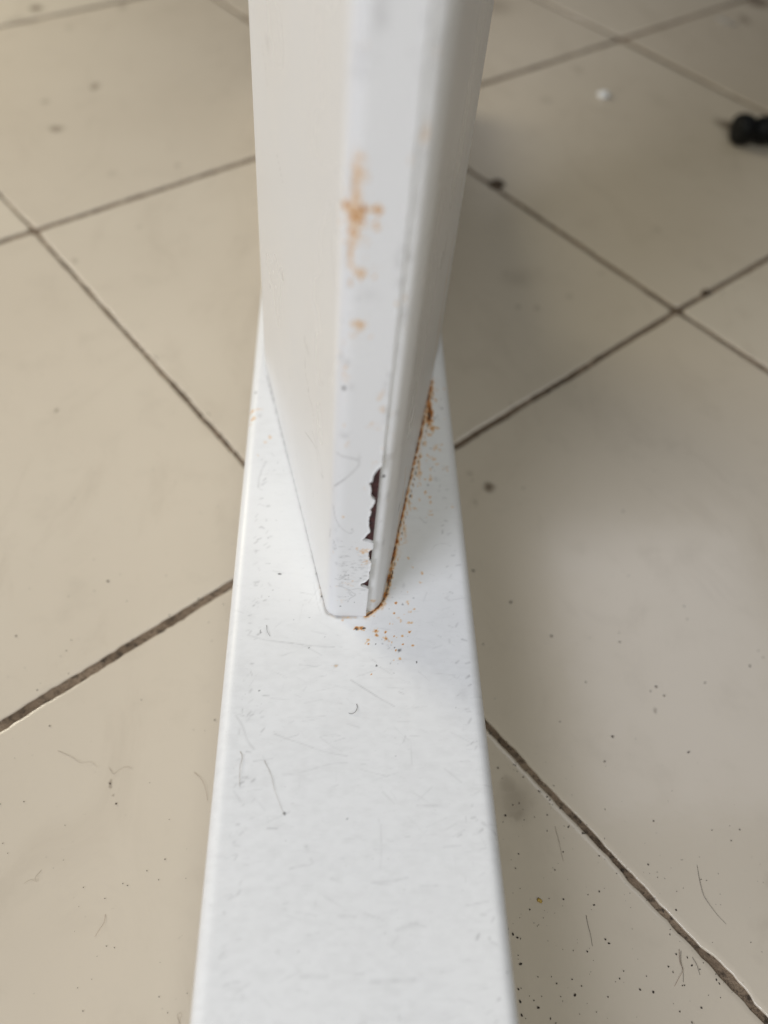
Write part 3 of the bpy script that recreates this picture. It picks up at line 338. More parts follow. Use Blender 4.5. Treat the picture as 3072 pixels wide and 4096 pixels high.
GRIT = [(0.10857, 0.06773, 0.00029), (0.11173, 0.07052, 0.00023), (0.09794, 0.05831, 0.00022), (0.09928, 0.05799, 0.00019), (0.10278, 0.05962, 0.00016), (0.09091, 0.05552, 0.00016), (0.0928, 0.05626, 0.00016), (0.08414, 0.05454, 0.00012), (0.08652, 0.055, 9e-05), (0.07938, 0.06137, 0.00013), (0.08498, 0.05987, 0.00013), (0.087, 0.06013, 0.00016), (0.08683, 0.05889, 0.00019), (0.08856, 0.0586, 0.00016), (0.08873, 0.06416, 0.0001), (0.09396, 0.06305, 0.00013), (0.09896, 0.06376, 0.00013), (0.09085, 0.0611, 9e-05), (0.07835, 0.05189, 0.00012), (0.07771, 0.0471, 0.00012), (0.06575, 0.04234, 0.00032), (0.06638, 0.04303, 9e-05), (0.06683, 0.04043, 0.00012), (0.05312, 0.03722, 0.0002), (0.05629, 0.03723, 0.00017), (0.05728, 0.03579, 0.00023), (0.06108, 0.03658, 0.00023), (0.06305, 0.03519, 0.00023), (0.07128, 0.0359, 0.00014), (0.07889, 0.03694, 0.0002), (0.08465, 0.03881, 0.00029), (0.08546, 0.03764, 0.00023), (0.08751, 0.03485, 0.00026), (0.08971, 0.04069, 0.00024), (0.09031, 0.03026, 0.00034), (0.08504, 0.02959, 0.00026), (0.10637, 0.04373, 0.00018), (0.04954, 0.04555, 0.0002), (0.0501, 0.04536, 0.00018), (0.04905, 0.04181, 0.0002), (0.04894, 0.041, 0.00012), (0.05382, 0.04875, 0.00015), (0.05212, 0.06486, 0.00016), (0.05991, 0.04292, 0.00012), (0.06379, 0.04499, 9e-05), (0.05056, 0.03338, 0.00017), (0.05148, 0.03246, 0.00022), (0.05341, 0.03327, 0.00017), (0.05475, 0.02882, 0.00025), (0.05583, 0.02792, 0.00022), (0.04883, 0.03498, 0.00017), (0.04828, 0.0323, 0.00039), (0.06159, 0.02957, 0.00014), (0.08731, 0.02737, 0.00023), (0.0679, 0.02865, 8e-05), (0.0747, 0.02874, 8e-05), (0.10007, 0.05237, 0.00012), (0.10125, 0.05228, 0.00012), (0.10189, 0.05479, 0.00012), (0.11452, 0.06184, 0.0001), (0.11252, 0.0577, 0.0001), (0.07741, 0.05488, 9e-05), (0.0774, 0.05349, 9e-05), (0.09684, 0.04387, 0.00012), (0.10844, 0.04161, 0.00012), (0.09274, 0.03276, 0.00012), (0.08395, 0.03119, 9e-05), (0.05689, 0.0481, 9e-05), (0.05629, 0.0499, 0.00015), (0.05151, 0.05659, 0.00012), (0.04957, 0.0556, 0.00012), (0.05051, 0.04998, 0.00012), (0.05743, 0.05112, 9e-05), (0.04869, 0.04867, 0.00012), (0.07056, 0.12804, 0.00049), (0.09116, 0.12627, 0.00039), (0.08282, 0.09617, 0.00051), (0.09902, 0.1115, 0.00053), (0.09693, 0.11013, 0.00032), (0.10069, 0.10873, 0.00037), (0.07917, 0.08899, 0.00035), (0.10346, 0.09165, 0.00041), (0.08905, 0.07288, 0.00033), (0.12953, 0.11867, 0.00044), (0.13452, 0.1216, 0.00028), (0.13376, 0.12386, 0.00022), (0.05962, 0.13988, 0.00056), (0.04906, 0.15145, 0.00051), (0.06868, 0.10055, 0.0003), (0.07827, 0.11286, 0.00037), (0.05223, 0.06484, 0.00023), (0.0523, 0.07724, 0.00028), (0.04913, 0.07284, 0.00023), (0.0943, 0.06304, 0.00014), (0.11173, 0.07054, 0.00029), (-0.06288, 0.14517, 0.00047), (-0.08519, 0.12606, 0.00034), (-0.0701, 0.09878, 0.00028), (-0.05172, 0.08312, 0.00031), (-0.04938, 0.07793, 0.00035), (-0.06086, 0.07261, 0.00017), (-0.05958, 0.06429, 0.00013), (-0.04826, 0.05546, 0.00016), (-0.05394, 0.05375, 0.00012), (-0.04613, 0.04522, 0.00016), (-0.04432, 0.04489, 0.00016), (-0.05098, 0.03688, 0.00015), (-0.04824, 0.03851, 0.00012), (-0.03633, 0.05954, 0.00017), (-0.03361, 0.04165, 0.00012), (-0.02685, 0.03537, 0.00016), (-0.08045, 0.11593, 0.00014), (-0.07704, 0.0898, 0.00013), (-0.0778, 0.07792, 0.00022), (-0.07478, 0.06836, 0.00017), (-0.07304, 0.066, 0.00017), (-0.04788, 0.04314, 0.00012), (-0.02921, 0.09756, 0.00014), (-0.02685, 0.10064, 0.00029), (-0.0329, 0.03479, 0.00016)]
PTS = {'knob_a': (0.22217, 0.44193), 'knob_b': (0.24157, 0.44412), 'flake': (0.15638, 0.48275), 'scrap': (0.26265, 0.60112), 'clump': (0.08239, 0.38126), 'clump2': (0.16637, 0.30173), 'yellow': (0.05595, 0.05374), 'chip': (0.09859, 0.03482)}
CHIP = PTS['chip']

M_TILE = tile_material(); M_GROUT = grout_material()
M_GRIT = plain('dark_grit', (0.055, 0.042, 0.032), 0.9)
M_HAIR = plain('dark_hair', (0.045, 0.034, 0.028), 0.55)
M_HAIR_RED = plain('reddish_hair', (0.33, 0.21, 0.135), 0.55)
M_HAIR_PALE = plain('pale_fibre', (0.43, 0.36, 0.275), 0.7)
M_BLACK = plain('black_plastic', (0.004, 0.004, 0.004), 0.55)
M_BLACK.node_tree.nodes['Principled BSDF'].inputs['Specular IOR Level'].default_value = 0.25
M_WHITE = plain('white_flake', (0.80, 0.80, 0.79), 0.6, 0.08)
M_CLUMP = plain('brown_dirt', (0.085, 0.058, 0.036), 0.95)
M_YELLOW = plain('yellow_crumb', (0.50, 0.33, 0.07), 0.6)

# ---------------------------------------------------------------- floor: grout bed and its tiles
TH = math.radians(37.6)
CA, SA = math.cos(TH), math.sin(TH)
def ab2xy(a, b): return np.array([a * CA - b * SA, a * SA + b * CA])
G = 1.3
bm = bmesh.new()
for x, y in ((-G, -0.9), (G, -0.9), (G, 1.9), (-G, 1.9)): bm.verts.new((x, y, -0.0005))
bm.faces.new(bm.verts)
g = bmesh.ops.extrude_face_region(bm, geom=bm.faces[:])
for v in g['geom']:
    if isinstance(v, bmesh.types.BMVert): v.co.z -= 0.03
floor = link('floor', bm_mesh('floor', bm, False), None, M_GROUT)
tag(floor, 'beige square floor tiles laid diagonally with dirty brown grout', None, None, 'structure')

A = lambda i: {0: 0.0985, 1: 0.2965, 2: 0.4885}.get(i, 0.0985 + 0.1965 * i)
B = lambda j: {0: 0.1325, 1: 0.3335, 2: 0.5280}.get(j, 0.1325 + 0.1985 * j)
FIX = {(0, 0): (0.0978, 0.1318), (1, 0): (0.2953, 0.1368), (0, 1): (0.0997, 0.3332), (1, 1): (0.2975, 0.3345), (2, 1): (0.4885, 0.3338),
       (-1, 0): (-0.0990, 0.1265), (0, -1): (0.1003, -0.066), (2, 0): (0.4885, 0.1372), (2, 2): (0.4832, 0.5268), (1, 2): (0.2992, 0.5278), (0, 2): (0.0982, 0.5290)}
WA = {0: 0.0017, 1: 0.0029, 2: 0.0036}; WB = {0: 0.0025, 1: 0.0029, 2: 0.0034}
def corner(i, j): return np.array(FIX.get((i, j), (A(i), B(j))))
chip_a = np.array([CHIP[0] * CA + CHIP[1] * SA, -CHIP[0] * SA + CHIP[1] * CA])
def tile_mesh(i, j):
    c = [corner(i, j), corner(i + 1, j), corner(i + 1, j + 1), corner(i, j + 1)]
    w = [WB.get(j, .0022), WA.get(i + 1, .0022), WB.get(j + 1, .0022), WA.get(i, .0022)]
    if (i, j) in ((-1, 0), (-1, -1)):                      # the wide joint on the left
        if j == 0: w[0] = 0.0028
        else: w[2] = 0.0028
    n_in = []
    for k in range(4):
        d = c[(k + 1) % 4] - c[k]; d = d / np.linalg.norm(d); n_in.append(np.array([-d[1], d[0]]))
    near = -2 <= i <= 1 and -2 <= j <= 1
    NS = 112 if near else 2
    def ring(extra, jit):
        cc = []
        for k in range(4):
            n0, n1 = n_in[k - 1], n_in[k]; o0, o1 = w[k - 1] / 2 + extra, w[k] / 2 + extra
            Mx = np.array([n0, n1]); cc.append(c[k] + np.linalg.solve(Mx, np.array([o0, o1])))
        out = []
        for k in range(4):
            for s in range(NS):
                p = cc[k] * (1 - s / NS) + cc[(k + 1) % 4] * (s / NS)
                if s: p = p + n_in[k] * jit[k * NS + s]
                else:
                    p = p + (n_in[k] + n_in[k - 1]) * 0.0007
                out.append(p)
        return out
    r = np.random.default_rng(100 + i * 17 + j)
    jit = r.normal(0, 0.00010, 4 * NS) + np.interp(np.arange(4 * NS), np.arange(0, 4 * NS, 4), r.normal(0, 0.00013, len(range(0, 4 * NS, 4))))
    if not near: jit *= 0
    for q in range(4 * NS):                                # a chip bitten out of one edge
        k, s = divmod(q, NS); p = c[k] * (1 - s / NS) + c[(k + 1) % 4] * (s / NS)
        d = np.linalg.norm(p - chip_a)
        if (i, j) == (0, -1) and d < 0.0085: jit[q] += 0.0011 * (1 - d / 0.0085) ** 0.6 * r.uniform(0.6, 1.2)
    tz = r.normal(0, 0.00012); tx, ty = r.normal(0, 0.0006, 2)
    if not near: tz = tx = ty = 0
    ctr = sum(c) / 4
    bm = bmesh.new(); rings = []
    for extra, z in ((0, -0.006), (0, -0.00050), (0.00009, -0.00014), (0.00032, -0.00003), (0.0016, 0.0)):
        rr = []
        for p in ring(extra, jit * (1.0 if extra < 0.002 else 0.7)):
            xy = ab2xy(*p); q = p - ctr
            rr.append(bm.verts.new((xy[0], xy[1], z + tz + q[0] * tx + q[1] * ty)))
        rings.append(rr)
    n = 4 * NS
    for R0, R1 in zip(rings[:-1], rings[1:]):
        for k in range(n): bm.faces.new((R0[k], R0[(k + 1) % n], R1[(k + 1) % n], R1[k]))
    bm.faces.new(rings[-1])
    me = bpy.data.meshes.new('tile'); bm.to_mesh(me); bm.free()
    for p in me.polygons: p.use_smooth = len(p.vertices) == 4
    return me
for i in range(-5, 7):
    for j in range(-5, 7):
        cxy = ab2xy(A(i) + 0.1, B(j) + 0.1)
        if not (-0.85 < cxy[0] < 0.95 and -0.45 < cxy[1] < 1.45): continue
        link('tile', tile_mesh(i, j), floor, M_TILE)

# ---------------------------------------------------------------- the table leg
leg = tag(empty('table_leg', (0.0098, 0.17, 0)), 'white painted steel table leg, upright post on flat foot bar, rusty at the joint', 'table leg')
def attach(o):
    o.parent = leg; o.matrix_parent_inverse = Matrix.Translation((-0.0098, -0.17, 0)); return o

# foot bar: box tube with rolled edges
U = CAM_H - FOOT_H       # lens height over the bar: every measure of the bar and post scales with it
K = U / 0.195
X0, X1 = -0.1198 * U, 0.2220 * U
RR = 0.0031
prof = [(X0, 0.0015), (X0, FOOT_H - RR)]
for k in range(1, 9):
    t = math.pi - k / 8 * math.pi / 2; prof.append((X0 + RR + RR * math.cos(t), FOOT_H - RR + RR * math.sin(t)))
prof.append((X1 - RR, FOOT_H))
for k in range(1, 9):
    t = math.pi / 2 - k / 8 * math.pi / 2; prof.append((X1 - RR + RR * math.cos(t), FOOT_H - RR + RR * math.sin(t)))
prof.append((X1, 0.0015))
prof = np.array(prof)
top_mid = (X1 - X0)
pp, ss = resample(prof, lambda s: 0.00030 if FOOT_H - 0.004 < s < FOOT_H + 0.062 else 0.002)
ys = np.concatenate([np.linspace(-0.08, 0.015, 24)[:-1], np.arange(0.015, 0.245, 0.00031), np.linspace(0.246, 0.46, 50)])
xs = pp[:, 0]
mono = np.maximum.accumulate(xs + np.arange(len(xs)) * 1e-9)
P = Painter(mono, ys)
for u, v, ru, rv, a, c in FOOT_MARKS:
    if c == 'R' and a >= 0.5 and v < 0.19 * K:             # a cluster of pits rather than one spot
        for k in range(int(10 + 14 * a)):
            q = RNG.normal(0, 0.55, 2); r = RNG.uniform(0.10, 0.34) * min(1.0, math.exp(-0.4 * q.dot(q)) + 0.3)
            P.blob(u + q[0] * ru, v + q[1] * rv, max(r * ru, 0.00014), max(r * rv, 0.00014), a * RNG.uniform(0.55, 1.1), 'R')
        P.blob(u, v, ru * 0.9, rv * 0.9, 0.28 * a, 'R')
    else: P.blob(u, v, ru, rv, a, c)
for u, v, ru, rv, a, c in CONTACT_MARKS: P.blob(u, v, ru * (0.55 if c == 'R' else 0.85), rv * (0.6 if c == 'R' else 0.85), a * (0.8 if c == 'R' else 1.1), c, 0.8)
for pts, w, a in FOOT_LINES: P.line(pts, w * 0.8, a * 0.7, 'G')
RUSTY = [(0.1920, 1.100), (0.1790, 1.040), (0.1660, 0.980), (0.1380, 0.855), (0.1130, 0.735), (0.1040, 0.690), (0.0965, 0.655), (0.0860, 0.634), (0.0690, 0.619)]
for w_, a_, c_ in ((0.0017, 0.22, 'R'), (0.00065, 0.95, 'R'), (0.00030, 0.62, 'D')):
    P.line([(x * U, y * U) for x, y in RUSTY], w_, a_, c_, 0.75)
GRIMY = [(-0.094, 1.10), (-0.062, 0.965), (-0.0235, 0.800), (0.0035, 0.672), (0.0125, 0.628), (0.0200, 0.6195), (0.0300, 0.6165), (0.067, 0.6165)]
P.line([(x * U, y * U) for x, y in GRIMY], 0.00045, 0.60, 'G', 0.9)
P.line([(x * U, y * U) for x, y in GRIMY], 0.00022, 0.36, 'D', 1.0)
P.line([(x * U, y * U) for x, y in GRIMY[3:]], 0.0009, 0.16, 'R', 0.7)
for k in range(34):                                       # rust pinpricks round the base of the post
    x = RNG.normal(0.0205, 0.0040) * K; y = RNG.normal(0.1165, 0.0065) * K; r = RNG.uniform(0.00010, 0.00030)
    P.blob(x, y, r, r * RNG.uniform(0.8, 1.6), RNG.uniform(0.6, 1.5), 'R' if RNG.random() < 0.72 else 'D')
for k in range(90):
    t = RNG.random(); x = (0.0275 + 0.010 * t + RNG.normal(0, 0.0022)) * K; y = (0.165 + 0.05 * t + RNG.normal(0, 0.010)) * K; r = RNG.uniform(0.0002, 0.0006)
    P.blob(x, y, r, r * RNG.uniform(0.9, 1.8), RNG.uniform(0.25, 0.7), 'R' if RNG.random() < 0.75 else 'D')
for k in range(260):                                      # tiny specks of dirt
    x = RNG.uniform(X0, X1); y = RNG.uniform(0.02, 0.25); r = RNG.uniform(0.00012, 0.00030)
    P.blob(x, y, r, r, RNG.uniform(0.2, 0.6), 'D')
for k in range(170):                                      # rubbed edges
    x = (X0 + 0.0045 + abs(RNG.normal(0, 0.0022))) if k % 3 else (X1 - 0.0035 - abs(RNG.normal(0, 0.002))); y = RNG.uniform(0.02, 0.16)
    L = RNG.uniform(0.0003, 0.0012); an = RNG.normal(0.6, 0.6)
    P.line([(x, y), (x + L * math.cos(an), y + L * math.sin(an))], RNG.uniform(0.00015, 0.0003), RNG.uniform(0.15, 0.5), 'G')
for k in range(280):                                      # short hairline scratches, mostly across the bar
    x = RNG.uniform(X0 + 0.003, X1 - 0.003); y = RNG.uniform(0.02, 0.125); L = RNG.uniform(0.0006, 0.005)
    an = RNG.normal(0.0, 0.30) if RNG.random() < 0.75 else RNG.uniform(0, math.pi)
    P.line([(x, y), (x + L * math.cos(an), y + L * math.sin(an))], RNG.uniform(0.00012, 0.00024), RNG.uniform(0.05, 0.24), 'G')
UU, VV = np.meshgrid(mono, ys)                            # thin grey film of dust on the open end of the bar
film = 0.30 * vnoise(UU, VV, 110, 77) + 0.70 * vnoise(UU * 0.6, VV, 1100, 78)
P.a[..., 2] = np.maximum(P.a[..., 2], 0.075 * np.clip((film - 0.25) / 0.6, 0, 1) * np.clip((0.125 - VV) / 0.03, 0.15, 1))
V = np.zeros((len(ys), len(pp), 3)); V[..., 0] = pp[None, :, 0]; V[..., 1] = ys[:, None]; V[..., 2] = pp[None, :, 1]
foot_bar = attach(link('foot_bar', grid_mesh('foot_bar', V, P.a), None, M_FOOT))
# end plugs of the tube
for yy in (-0.0815, 0.4600):
    bm = bmesh.new()
    ring0 = [bm.verts.new((x, yy, z)) for x, z in prof]; ring1 = [bm.verts.new((x, yy + 0.0015, z)) for x, z in prof]
    for k in range(len(prof)): bm.faces.new((ring0[k], ring0[(k + 1) % len(prof)], ring1[(k + 1) % len(prof)], ring1[k]))
    bm.faces.new(ring0); bm.faces.new(ring1[::-1])
    attach(link('end_plug', bm_mesh('end_plug', bm, False), None, M_POST))

# post: two folded panels; the left one wraps round the front and laps over the right one
POST_H = 0.68
fy = 0.6185
lp = round_path([(0.056, 1.665), (-0.030, 1.665), (-0.101, 1.135), (0.015, fy), (0.0679, fy)], [0, 0.03, 0.012, 0.0165, 0], 8) * U
lp, ls = resample(lp, lambda s: 0.0025)
# refine the part in view
path = round_path([(0.056, 1.665), (-0.030, 1.665), (-0.101, 1.135), (0.015, fy), (0.0679, fy)], [0, 0.03, 0.012, 0.0165, 0], 8) * U
tot = sum(np.linalg.norm(b - a) for a, b in zip(path[:-1], path[1:]))
front_len = (0.0679 - 0.015) * U
lp, ls = resample(path, lambda s: 0.00032 if s > tot - front_len - 0.002 else (0.0006 if s > tot - 0.104 else 0.004))
zs = np.concatenate([np.arange(0, 0.066, 0.00027), np.arange(0.066, 0.165, 0.0006), np.linspace(0.1655, POST_H, 40)])
s_front0 = ls[-1] - 0.0679 * U                            # s = s_front0 + x on the front fold
notch_z = np.array([n[0] for n in NOTCH][::-1]); notch_x = np.array([n[1] for n in NOTCH][::-1])
def edge_x(z):
    x = np.full_like(z, 0.0679 * U)
    inside = (z > notch_z[0]) & (z < notch_z[-1])
    x[inside] = np.minimum(np.interp(z[inside], notch_z, notch_x), 0.0679 * U)
    x += (vnoise(z, z * 0, 1500, 7) - 0.5) * np.where(inside, 0.00025, 0.00005)
    return np.minimum(x, 0.0679 * U)
P = Painter(ls, zs)
for x, z, rx, rz, a, c in FRONT_MARKS:
    if c == 'R':                                          # patchy: a pale stain with small rust pits in it
        P.blob(s_front0 + x, z, rx * 1.6, rz * 1.6, a * 0.52, 'R', 1.3)
        for k in range(int(7 + 14 * a)):
            q = RNG.normal(0, 0.95, 2); r = RNG.uniform(0.14, 0.45)
            P.blob(s_front0 + x + q[0] * rx, z + q[1] * rz, max(r * rx, 0.0002), max(r * rz, 0.0002), a * RNG.uniform(0.45, 1.05), 'R')
    else: P.blob(s_front0 + x, z, rx, rz, a, c)
for w_, a_ in ((0.0009, 0.34), (0.0005, 0.42)):           # the orange run down the front fold
    P.line([(s_front0 + x, z) for x, z in RUN], w_, a_, 'R', 0.95)
for k in range(90):                                       # dull wear along the two edges of the front fold
    near_seam = k % 2
    x = (0.0679 * U - abs(RNG.normal(0, 0.0007))) if near_seam else (0.0045 * K + RNG.normal(0, 0.0007)); z = RNG.uniform(0.01, 0.16); r = RNG.uniform(0.00015, 0.0005)
    P.blob(s_front0 + x, z, r, r * RNG.uniform(1, 3.5), RNG.uniform(0.12, 0.4), 'G' if RNG.random() < 0.7 else 'R')
for pts in FRONT_LINES: P.line([(s_front0 + x, z) for x, z in pts], 0.00014, 0.50, 'G', 0.5)
# the left face: distance runs back from the front fold
face0 = ls[-1] - np.linalg.norm(np.array([0.0679 - 0.015, 0])) * U
d_face = np.linalg.norm(np.array([0.015 - 0.003, fy - 0.672])) * U
for pts in LEFT_LINES:
    P.line([(face0 - d_face - s, z) for s, z in pts], 0.00016, 0.62, 'G', 0.4)
for s, z, rx, rz, a, c in LEFT_MARKS: P.blob(face0 - d_face - s, z, min(rx, .002), rz, a, c)
for k in range(140):                                      # dirt collected low on the front fold
    x = RNG.uniform(0.0055, 0.0128) * K; z = abs(RNG.normal(0.022, 0.006)) * K; r = RNG.uniform(0.0001, 0.00028)
    P.blob(s_front0 + x, z, r * RNG.uniform(1, 2.2), r, RNG.uniform(0.2, 0.6), 'G' if RNG.random() < 0.75 else 'D')
for k in range(70):
    s = RNG.uniform(0, 0.10); z = RNG.uniform(0.001, 0.06); r = RNG.uniform(0.0001, 0.0003)
    P.blob(ls[-1] - s, z, r, r, RNG.uniform(0.15, 0.5), 'D')
for k in range(26):
    s = RNG.uniform(0.02, 0.10); z = RNG.uniform(0.002, 0.05); L = RNG.uniform(0.001, 0.005)
    P.line([(ls[-1] - s, z), (ls[-1] - s + RNG.normal(0, 0.001), z + L)], 0.00014, RNG.uniform(0.1, 0.35), 'G')
for k in range(120):                                      # grime where the left face meets the foot
    s = RNG.uniform(0.012, 0.075); r = RNG.uniform(0.0001, 0.0003)
    P.blob(ls[-1] - s, abs(RNG.normal(0, 0.0006)), r * 1.5, r, RNG.uniform(0.2, 0.6), 'D')
V = np.zeros((len(zs), len(lp), 3)); V[..., 0] = lp[None, :, 0]; V[..., 1] = lp[None, :, 1]; V[..., 2] = zs[:, None] + FOOT_H + 0.00016
ex = edge_x(zs)
cols = np.where(ls > s_front0 + 0.0075 * K)[0]                # columns squeezed to follow the torn edge
c0 = cols[0] - 1; xa = lp[c0, 0]
fr = (lp[cols, 0] - xa) / (0.0679 * U - xa)
V[:, cols, 0] = xa + fr[None, :] * (ex[:, None] - xa)
ins = ex < 0.0679 * U - 1e-5                              # the torn paint lifts a little at its rim
V[ins, -1, 1] -= 0.00016; V[ins, -2, 1] -= 0.00006
# marks must follow the squeezed columns
for r in np.where(ex < 0.0679 * U - 1e-5)[0]:
    sq = s_front0 + V[r, cols, 0]
    for ch in range(3): P.a[r, cols, ch] = np.interp(sq, ls, P.a[r, :, ch])
# turn the torn edge inward so the sheet shows its thickness
wall = np.repeat(V[:, -1:, :], 2, axis=1).copy(); wall[:, 0, 1] += 0.00045; wall[:, 1, 1] += 0.0009
fill = np.clip((zs - notch_z[-1] - 0.0004) / 0.002, 0, 1)                # paint still bridges the seam above the tear
wall[:, 0, 0] += fill * 0.00022; wall[:, 1, 0] += fill * 0.00065; wall[:, 1, 1] += 0.0002 * fill
inner = np.repeat(V[:, -1:, :], 1, axis=1).copy(); inner[:, 0, 1] += 0.00002; inner[:, 0, 0] += 0.00003
V2 = np.concatenate([V, inner, wall], axis=1)
mk = np.concatenate([P.a, P.a[:, -1:], P.a[:, -1:], P.a[:, -1:]], axis=1)
left_panel = attach(link('side_panel', grid_mesh('side_panel', V2, mk), None, M_POST))
left_panel['label'] = 'left panel folded round the narrow front, paint torn along its seam'

rp_path = round_path([(0.0605, 0.6252), (0.0785, 0.6262), (0.0905, 0.6400), (0.1010, 0.6865), (0.2125, 1.20), (0.140, 1.665), (0.0575, 1.665)],
                     [0, 0.005, 0.0095, 0.016, 0.012, 0.03, 0], 7) * U
rtot = sum(np.linalg.norm(b - a) for a, b in zip(rp_path[:-1], rp_path[1:]))
rp, rs = resample(rp_path, lambda s: 0.0004 if s < 0.008 else (0.0007 if s < 0.12 else 0.004))
P = Painter(rs, zs)
s_of = lambda x: float(np.interp(x, rp[: 60, 0], rs[: 60]))
for x, z, rx, rz, a, c in STRIP_MARKS: P.blob(s_of(x), z, rx, rz, a, c)
P1 = np.array((0.1, 0.68)) * U
sR = float(rs[np.argmin(np.linalg.norm(rp - P1, axis=1))])
for s, z, rx, rz, a, c in RIGHT_MARKS: P.blob(sR + s, max(z, 0), min(rx, .003), rz, a, c)
for k in range(70):
    s = abs(RNG.normal(0.0022, 0.0012)); z = RNG.uniform(0.005, 0.16); r = RNG.uniform(0.0002, 0.0007)
    P.blob(s, z, r, r * RNG.uniform(1, 4), RNG.uniform(0.10, 0.36), 'G' if RNG.random() < 0.6 else 'R')
for k in range(420):                                      # rust creeping up from the joint with the foot
    s = RNG.uniform(0.003, 0.085); r = RNG.uniform(0.00015, 0.0005)
    P.blob(s, abs(RNG.normal(0, 0.00022)), r * 2, r * 0.7, RNG.uniform(0.3, 1.1) * (1.0 if s < 0.062 else 1.2), 'R' if RNG.random() < 0.7 else 'D')
for k in range(40):
    s = RNG.uniform(0, 0.09); z = RNG.uniform(0.001, 0.06); r = RNG.uniform(0.0001, 0.0003)
    P.blob(s, z, r, r, RNG.uniform(0.2, 0.6), 'D')
V = np.zeros((len(zs), len(rp), 3)); V[..., 0] = rp[None, :, 0]; V[..., 1] = rp[None, :, 1]; V[..., 2] = zs[:, None] + FOOT_H + 0.00022
V[..., 1] -= (np.clip((zs - notch_z[-1]) / 0.003, 0, 1)[:, None] * np.clip((0.0085 - rs) / 0.006, 0, 1)[None, :]) * 0.0008
right_panel = attach(link('side_panel', grid_mesh('side_panel', V, P.a), None, M_POST))
right_panel['label'] = 'right panel of the post with a rusted bottom edge'

# dark primer seen through the tear, and the closing cap of the post
def box(bm, x0, x1, y0, y1, z0, z1):
    v = [bm.verts.new(p) for p in ((x0,y0,z0),(x1,y0,z0),(x1,y1,z0),(x0,y1,z0),(x0,y0,z1),(x1,y0,z1),(x1,y1,z1),(x0,y1,z1))]
    for f in ((0,3,2,1),(4,5,6,7),(0,1,5,4),(1,2,6,5),(2,3,7,6),(3,0,4,7)): bm.faces.new([v[k] for k in f])
bm = bmesh.new(); box(bm, 0.0085 * K, 0.0679 * U - 0.0001, fy * U + 0.0006, fy * U + 0.0010, FOOT_H + 0.010 * K, FOOT_H + 0.0615 * K)
attach(link('primer_layer', bm_mesh('primer_layer', bm, False), None, M_PRIMER))
bm = bmesh.new()
cap = [(-0.101, 1.135), (0.015, fy), (0.0679, fy), (0.0905, 0.640), (0.2125, 1.20), (0.140, 1.665), (-0.030, 1.665)]
c0_ = [bm.verts.new((x * U, y * U, FOOT_H + POST_H)) for x, y in cap]; c1_ = [bm.verts.new((x * U, y * U, FOOT_H + POST_H + 0.003)) for x, y in cap]
for k in range(len(cap)): bm.faces.new((c0_[k], c0_[(k + 1) % len(cap)], c1_[(k + 1) % len(cap)], c1_[k]))
bm.faces.new(c0_[::-1]); bm.faces.new(c1_)
attach(link('top_plate', bm_mesh('top_plate', bm, False), None, M_POST))

# ---------------------------------------------------------------- small things lying about
def hair(name, pts, z, r, mat, label, cat='hair', lift=0.0003):
    q = smooth(pts, 5); n = len(q)
    base = q[0]
    bm = bmesh.new()
    tube(bm, [(p[0] - base[0], p[1] - base[1], r + lift * math.sin(math.pi * k / (n - 1)) ** 2) for k, p in enumerate(q)], r, r * 0.6, 5)
    o = link(name, bm_mesh(name, bm), None, mat); o.location = (base[0], base[1], z + 0.00006)
    return tag(o, label, cat)
FH = FOOT_HAIRS; LH = FLOOR_HAIRS
hair('hair', FH['hook'], FOOT_H, 0.00006, M_HAIR, 'short hooked dark hair lying on the middle of the white foot bar')
hair('hair', FH['long'], FOOT_H, 0.00005, M_HAIR_PALE, 'long pale wavy hair along the left edge of the white foot bar')
hair('hair', FH['brown'], FOOT_H, 0.00003, M_HAIR_PALE, 'brown fibre on the foot bar ending in a dark speck')
hair('hair', FH['short'], FOOT_H, 0.00005, M_HAIR, 'tiny dark fibre on the foot bar left of the post base')
hair('hair', LH['right'], 0, 0.00005, M_HAIR, 'long curved dark hair on the right hand tile beyond the grout line')
hair('hair', LH['dash'], 0, 0.00005, M_HAIR, 'short straight dark bristle on the tile right of the foot bar')
hair('hair', LH['faint'], 0, 0.00005, M_HAIR_PALE, 'faint straight fibre on the tile just right of the foot bar, near the brown smudge')
hair('fibre', LH['fib1'], 0, 0.00005, M_HAIR_RED, 'reddish forked fibre sticking out of the grout at lower right', 'fibre')
hair('fibre', LH['fib2'], 0, 0.00005, M_HAIR, 'thin dark fibre running from the grout to a dark grain at lower right', 'fibre')
hair('fibre', LH['fib3'], 0, 0.00005, M_HAIR, 'short dark fibre peeling off the grout line beside the forked fibre', 'fibre')
hair('hair', LH['red'], 0, 0.00004, M_HAIR_RED, 'short reddish curved hair on the tile left of the foot bar')
hair('hair', LH['edge'], 0, 0.00004, M_HAIR_RED, 'brown hair tucked against the left side of the foot bar')
hair('hair', LH['wavy'], 0, 0.00004, M_HAIR_PALE, 'faint pale wavy hair on the left tile, the longer one')
hair('hair', LH['wavy2'], 0, 0.00004, M_HAIR_PALE, 'faint pale squiggle of hair on the left tile nearer the foot bar')
hair('hair', LH['curl'], 0, 0.00004, M_HAIR_PALE, 'pale curled hair at the far left of the lower left tile')
hair('hair', LH['loop'], 0, 0.00004, M_HAIR_PALE, 'small looped hair at the bottom edge left of the foot bar')

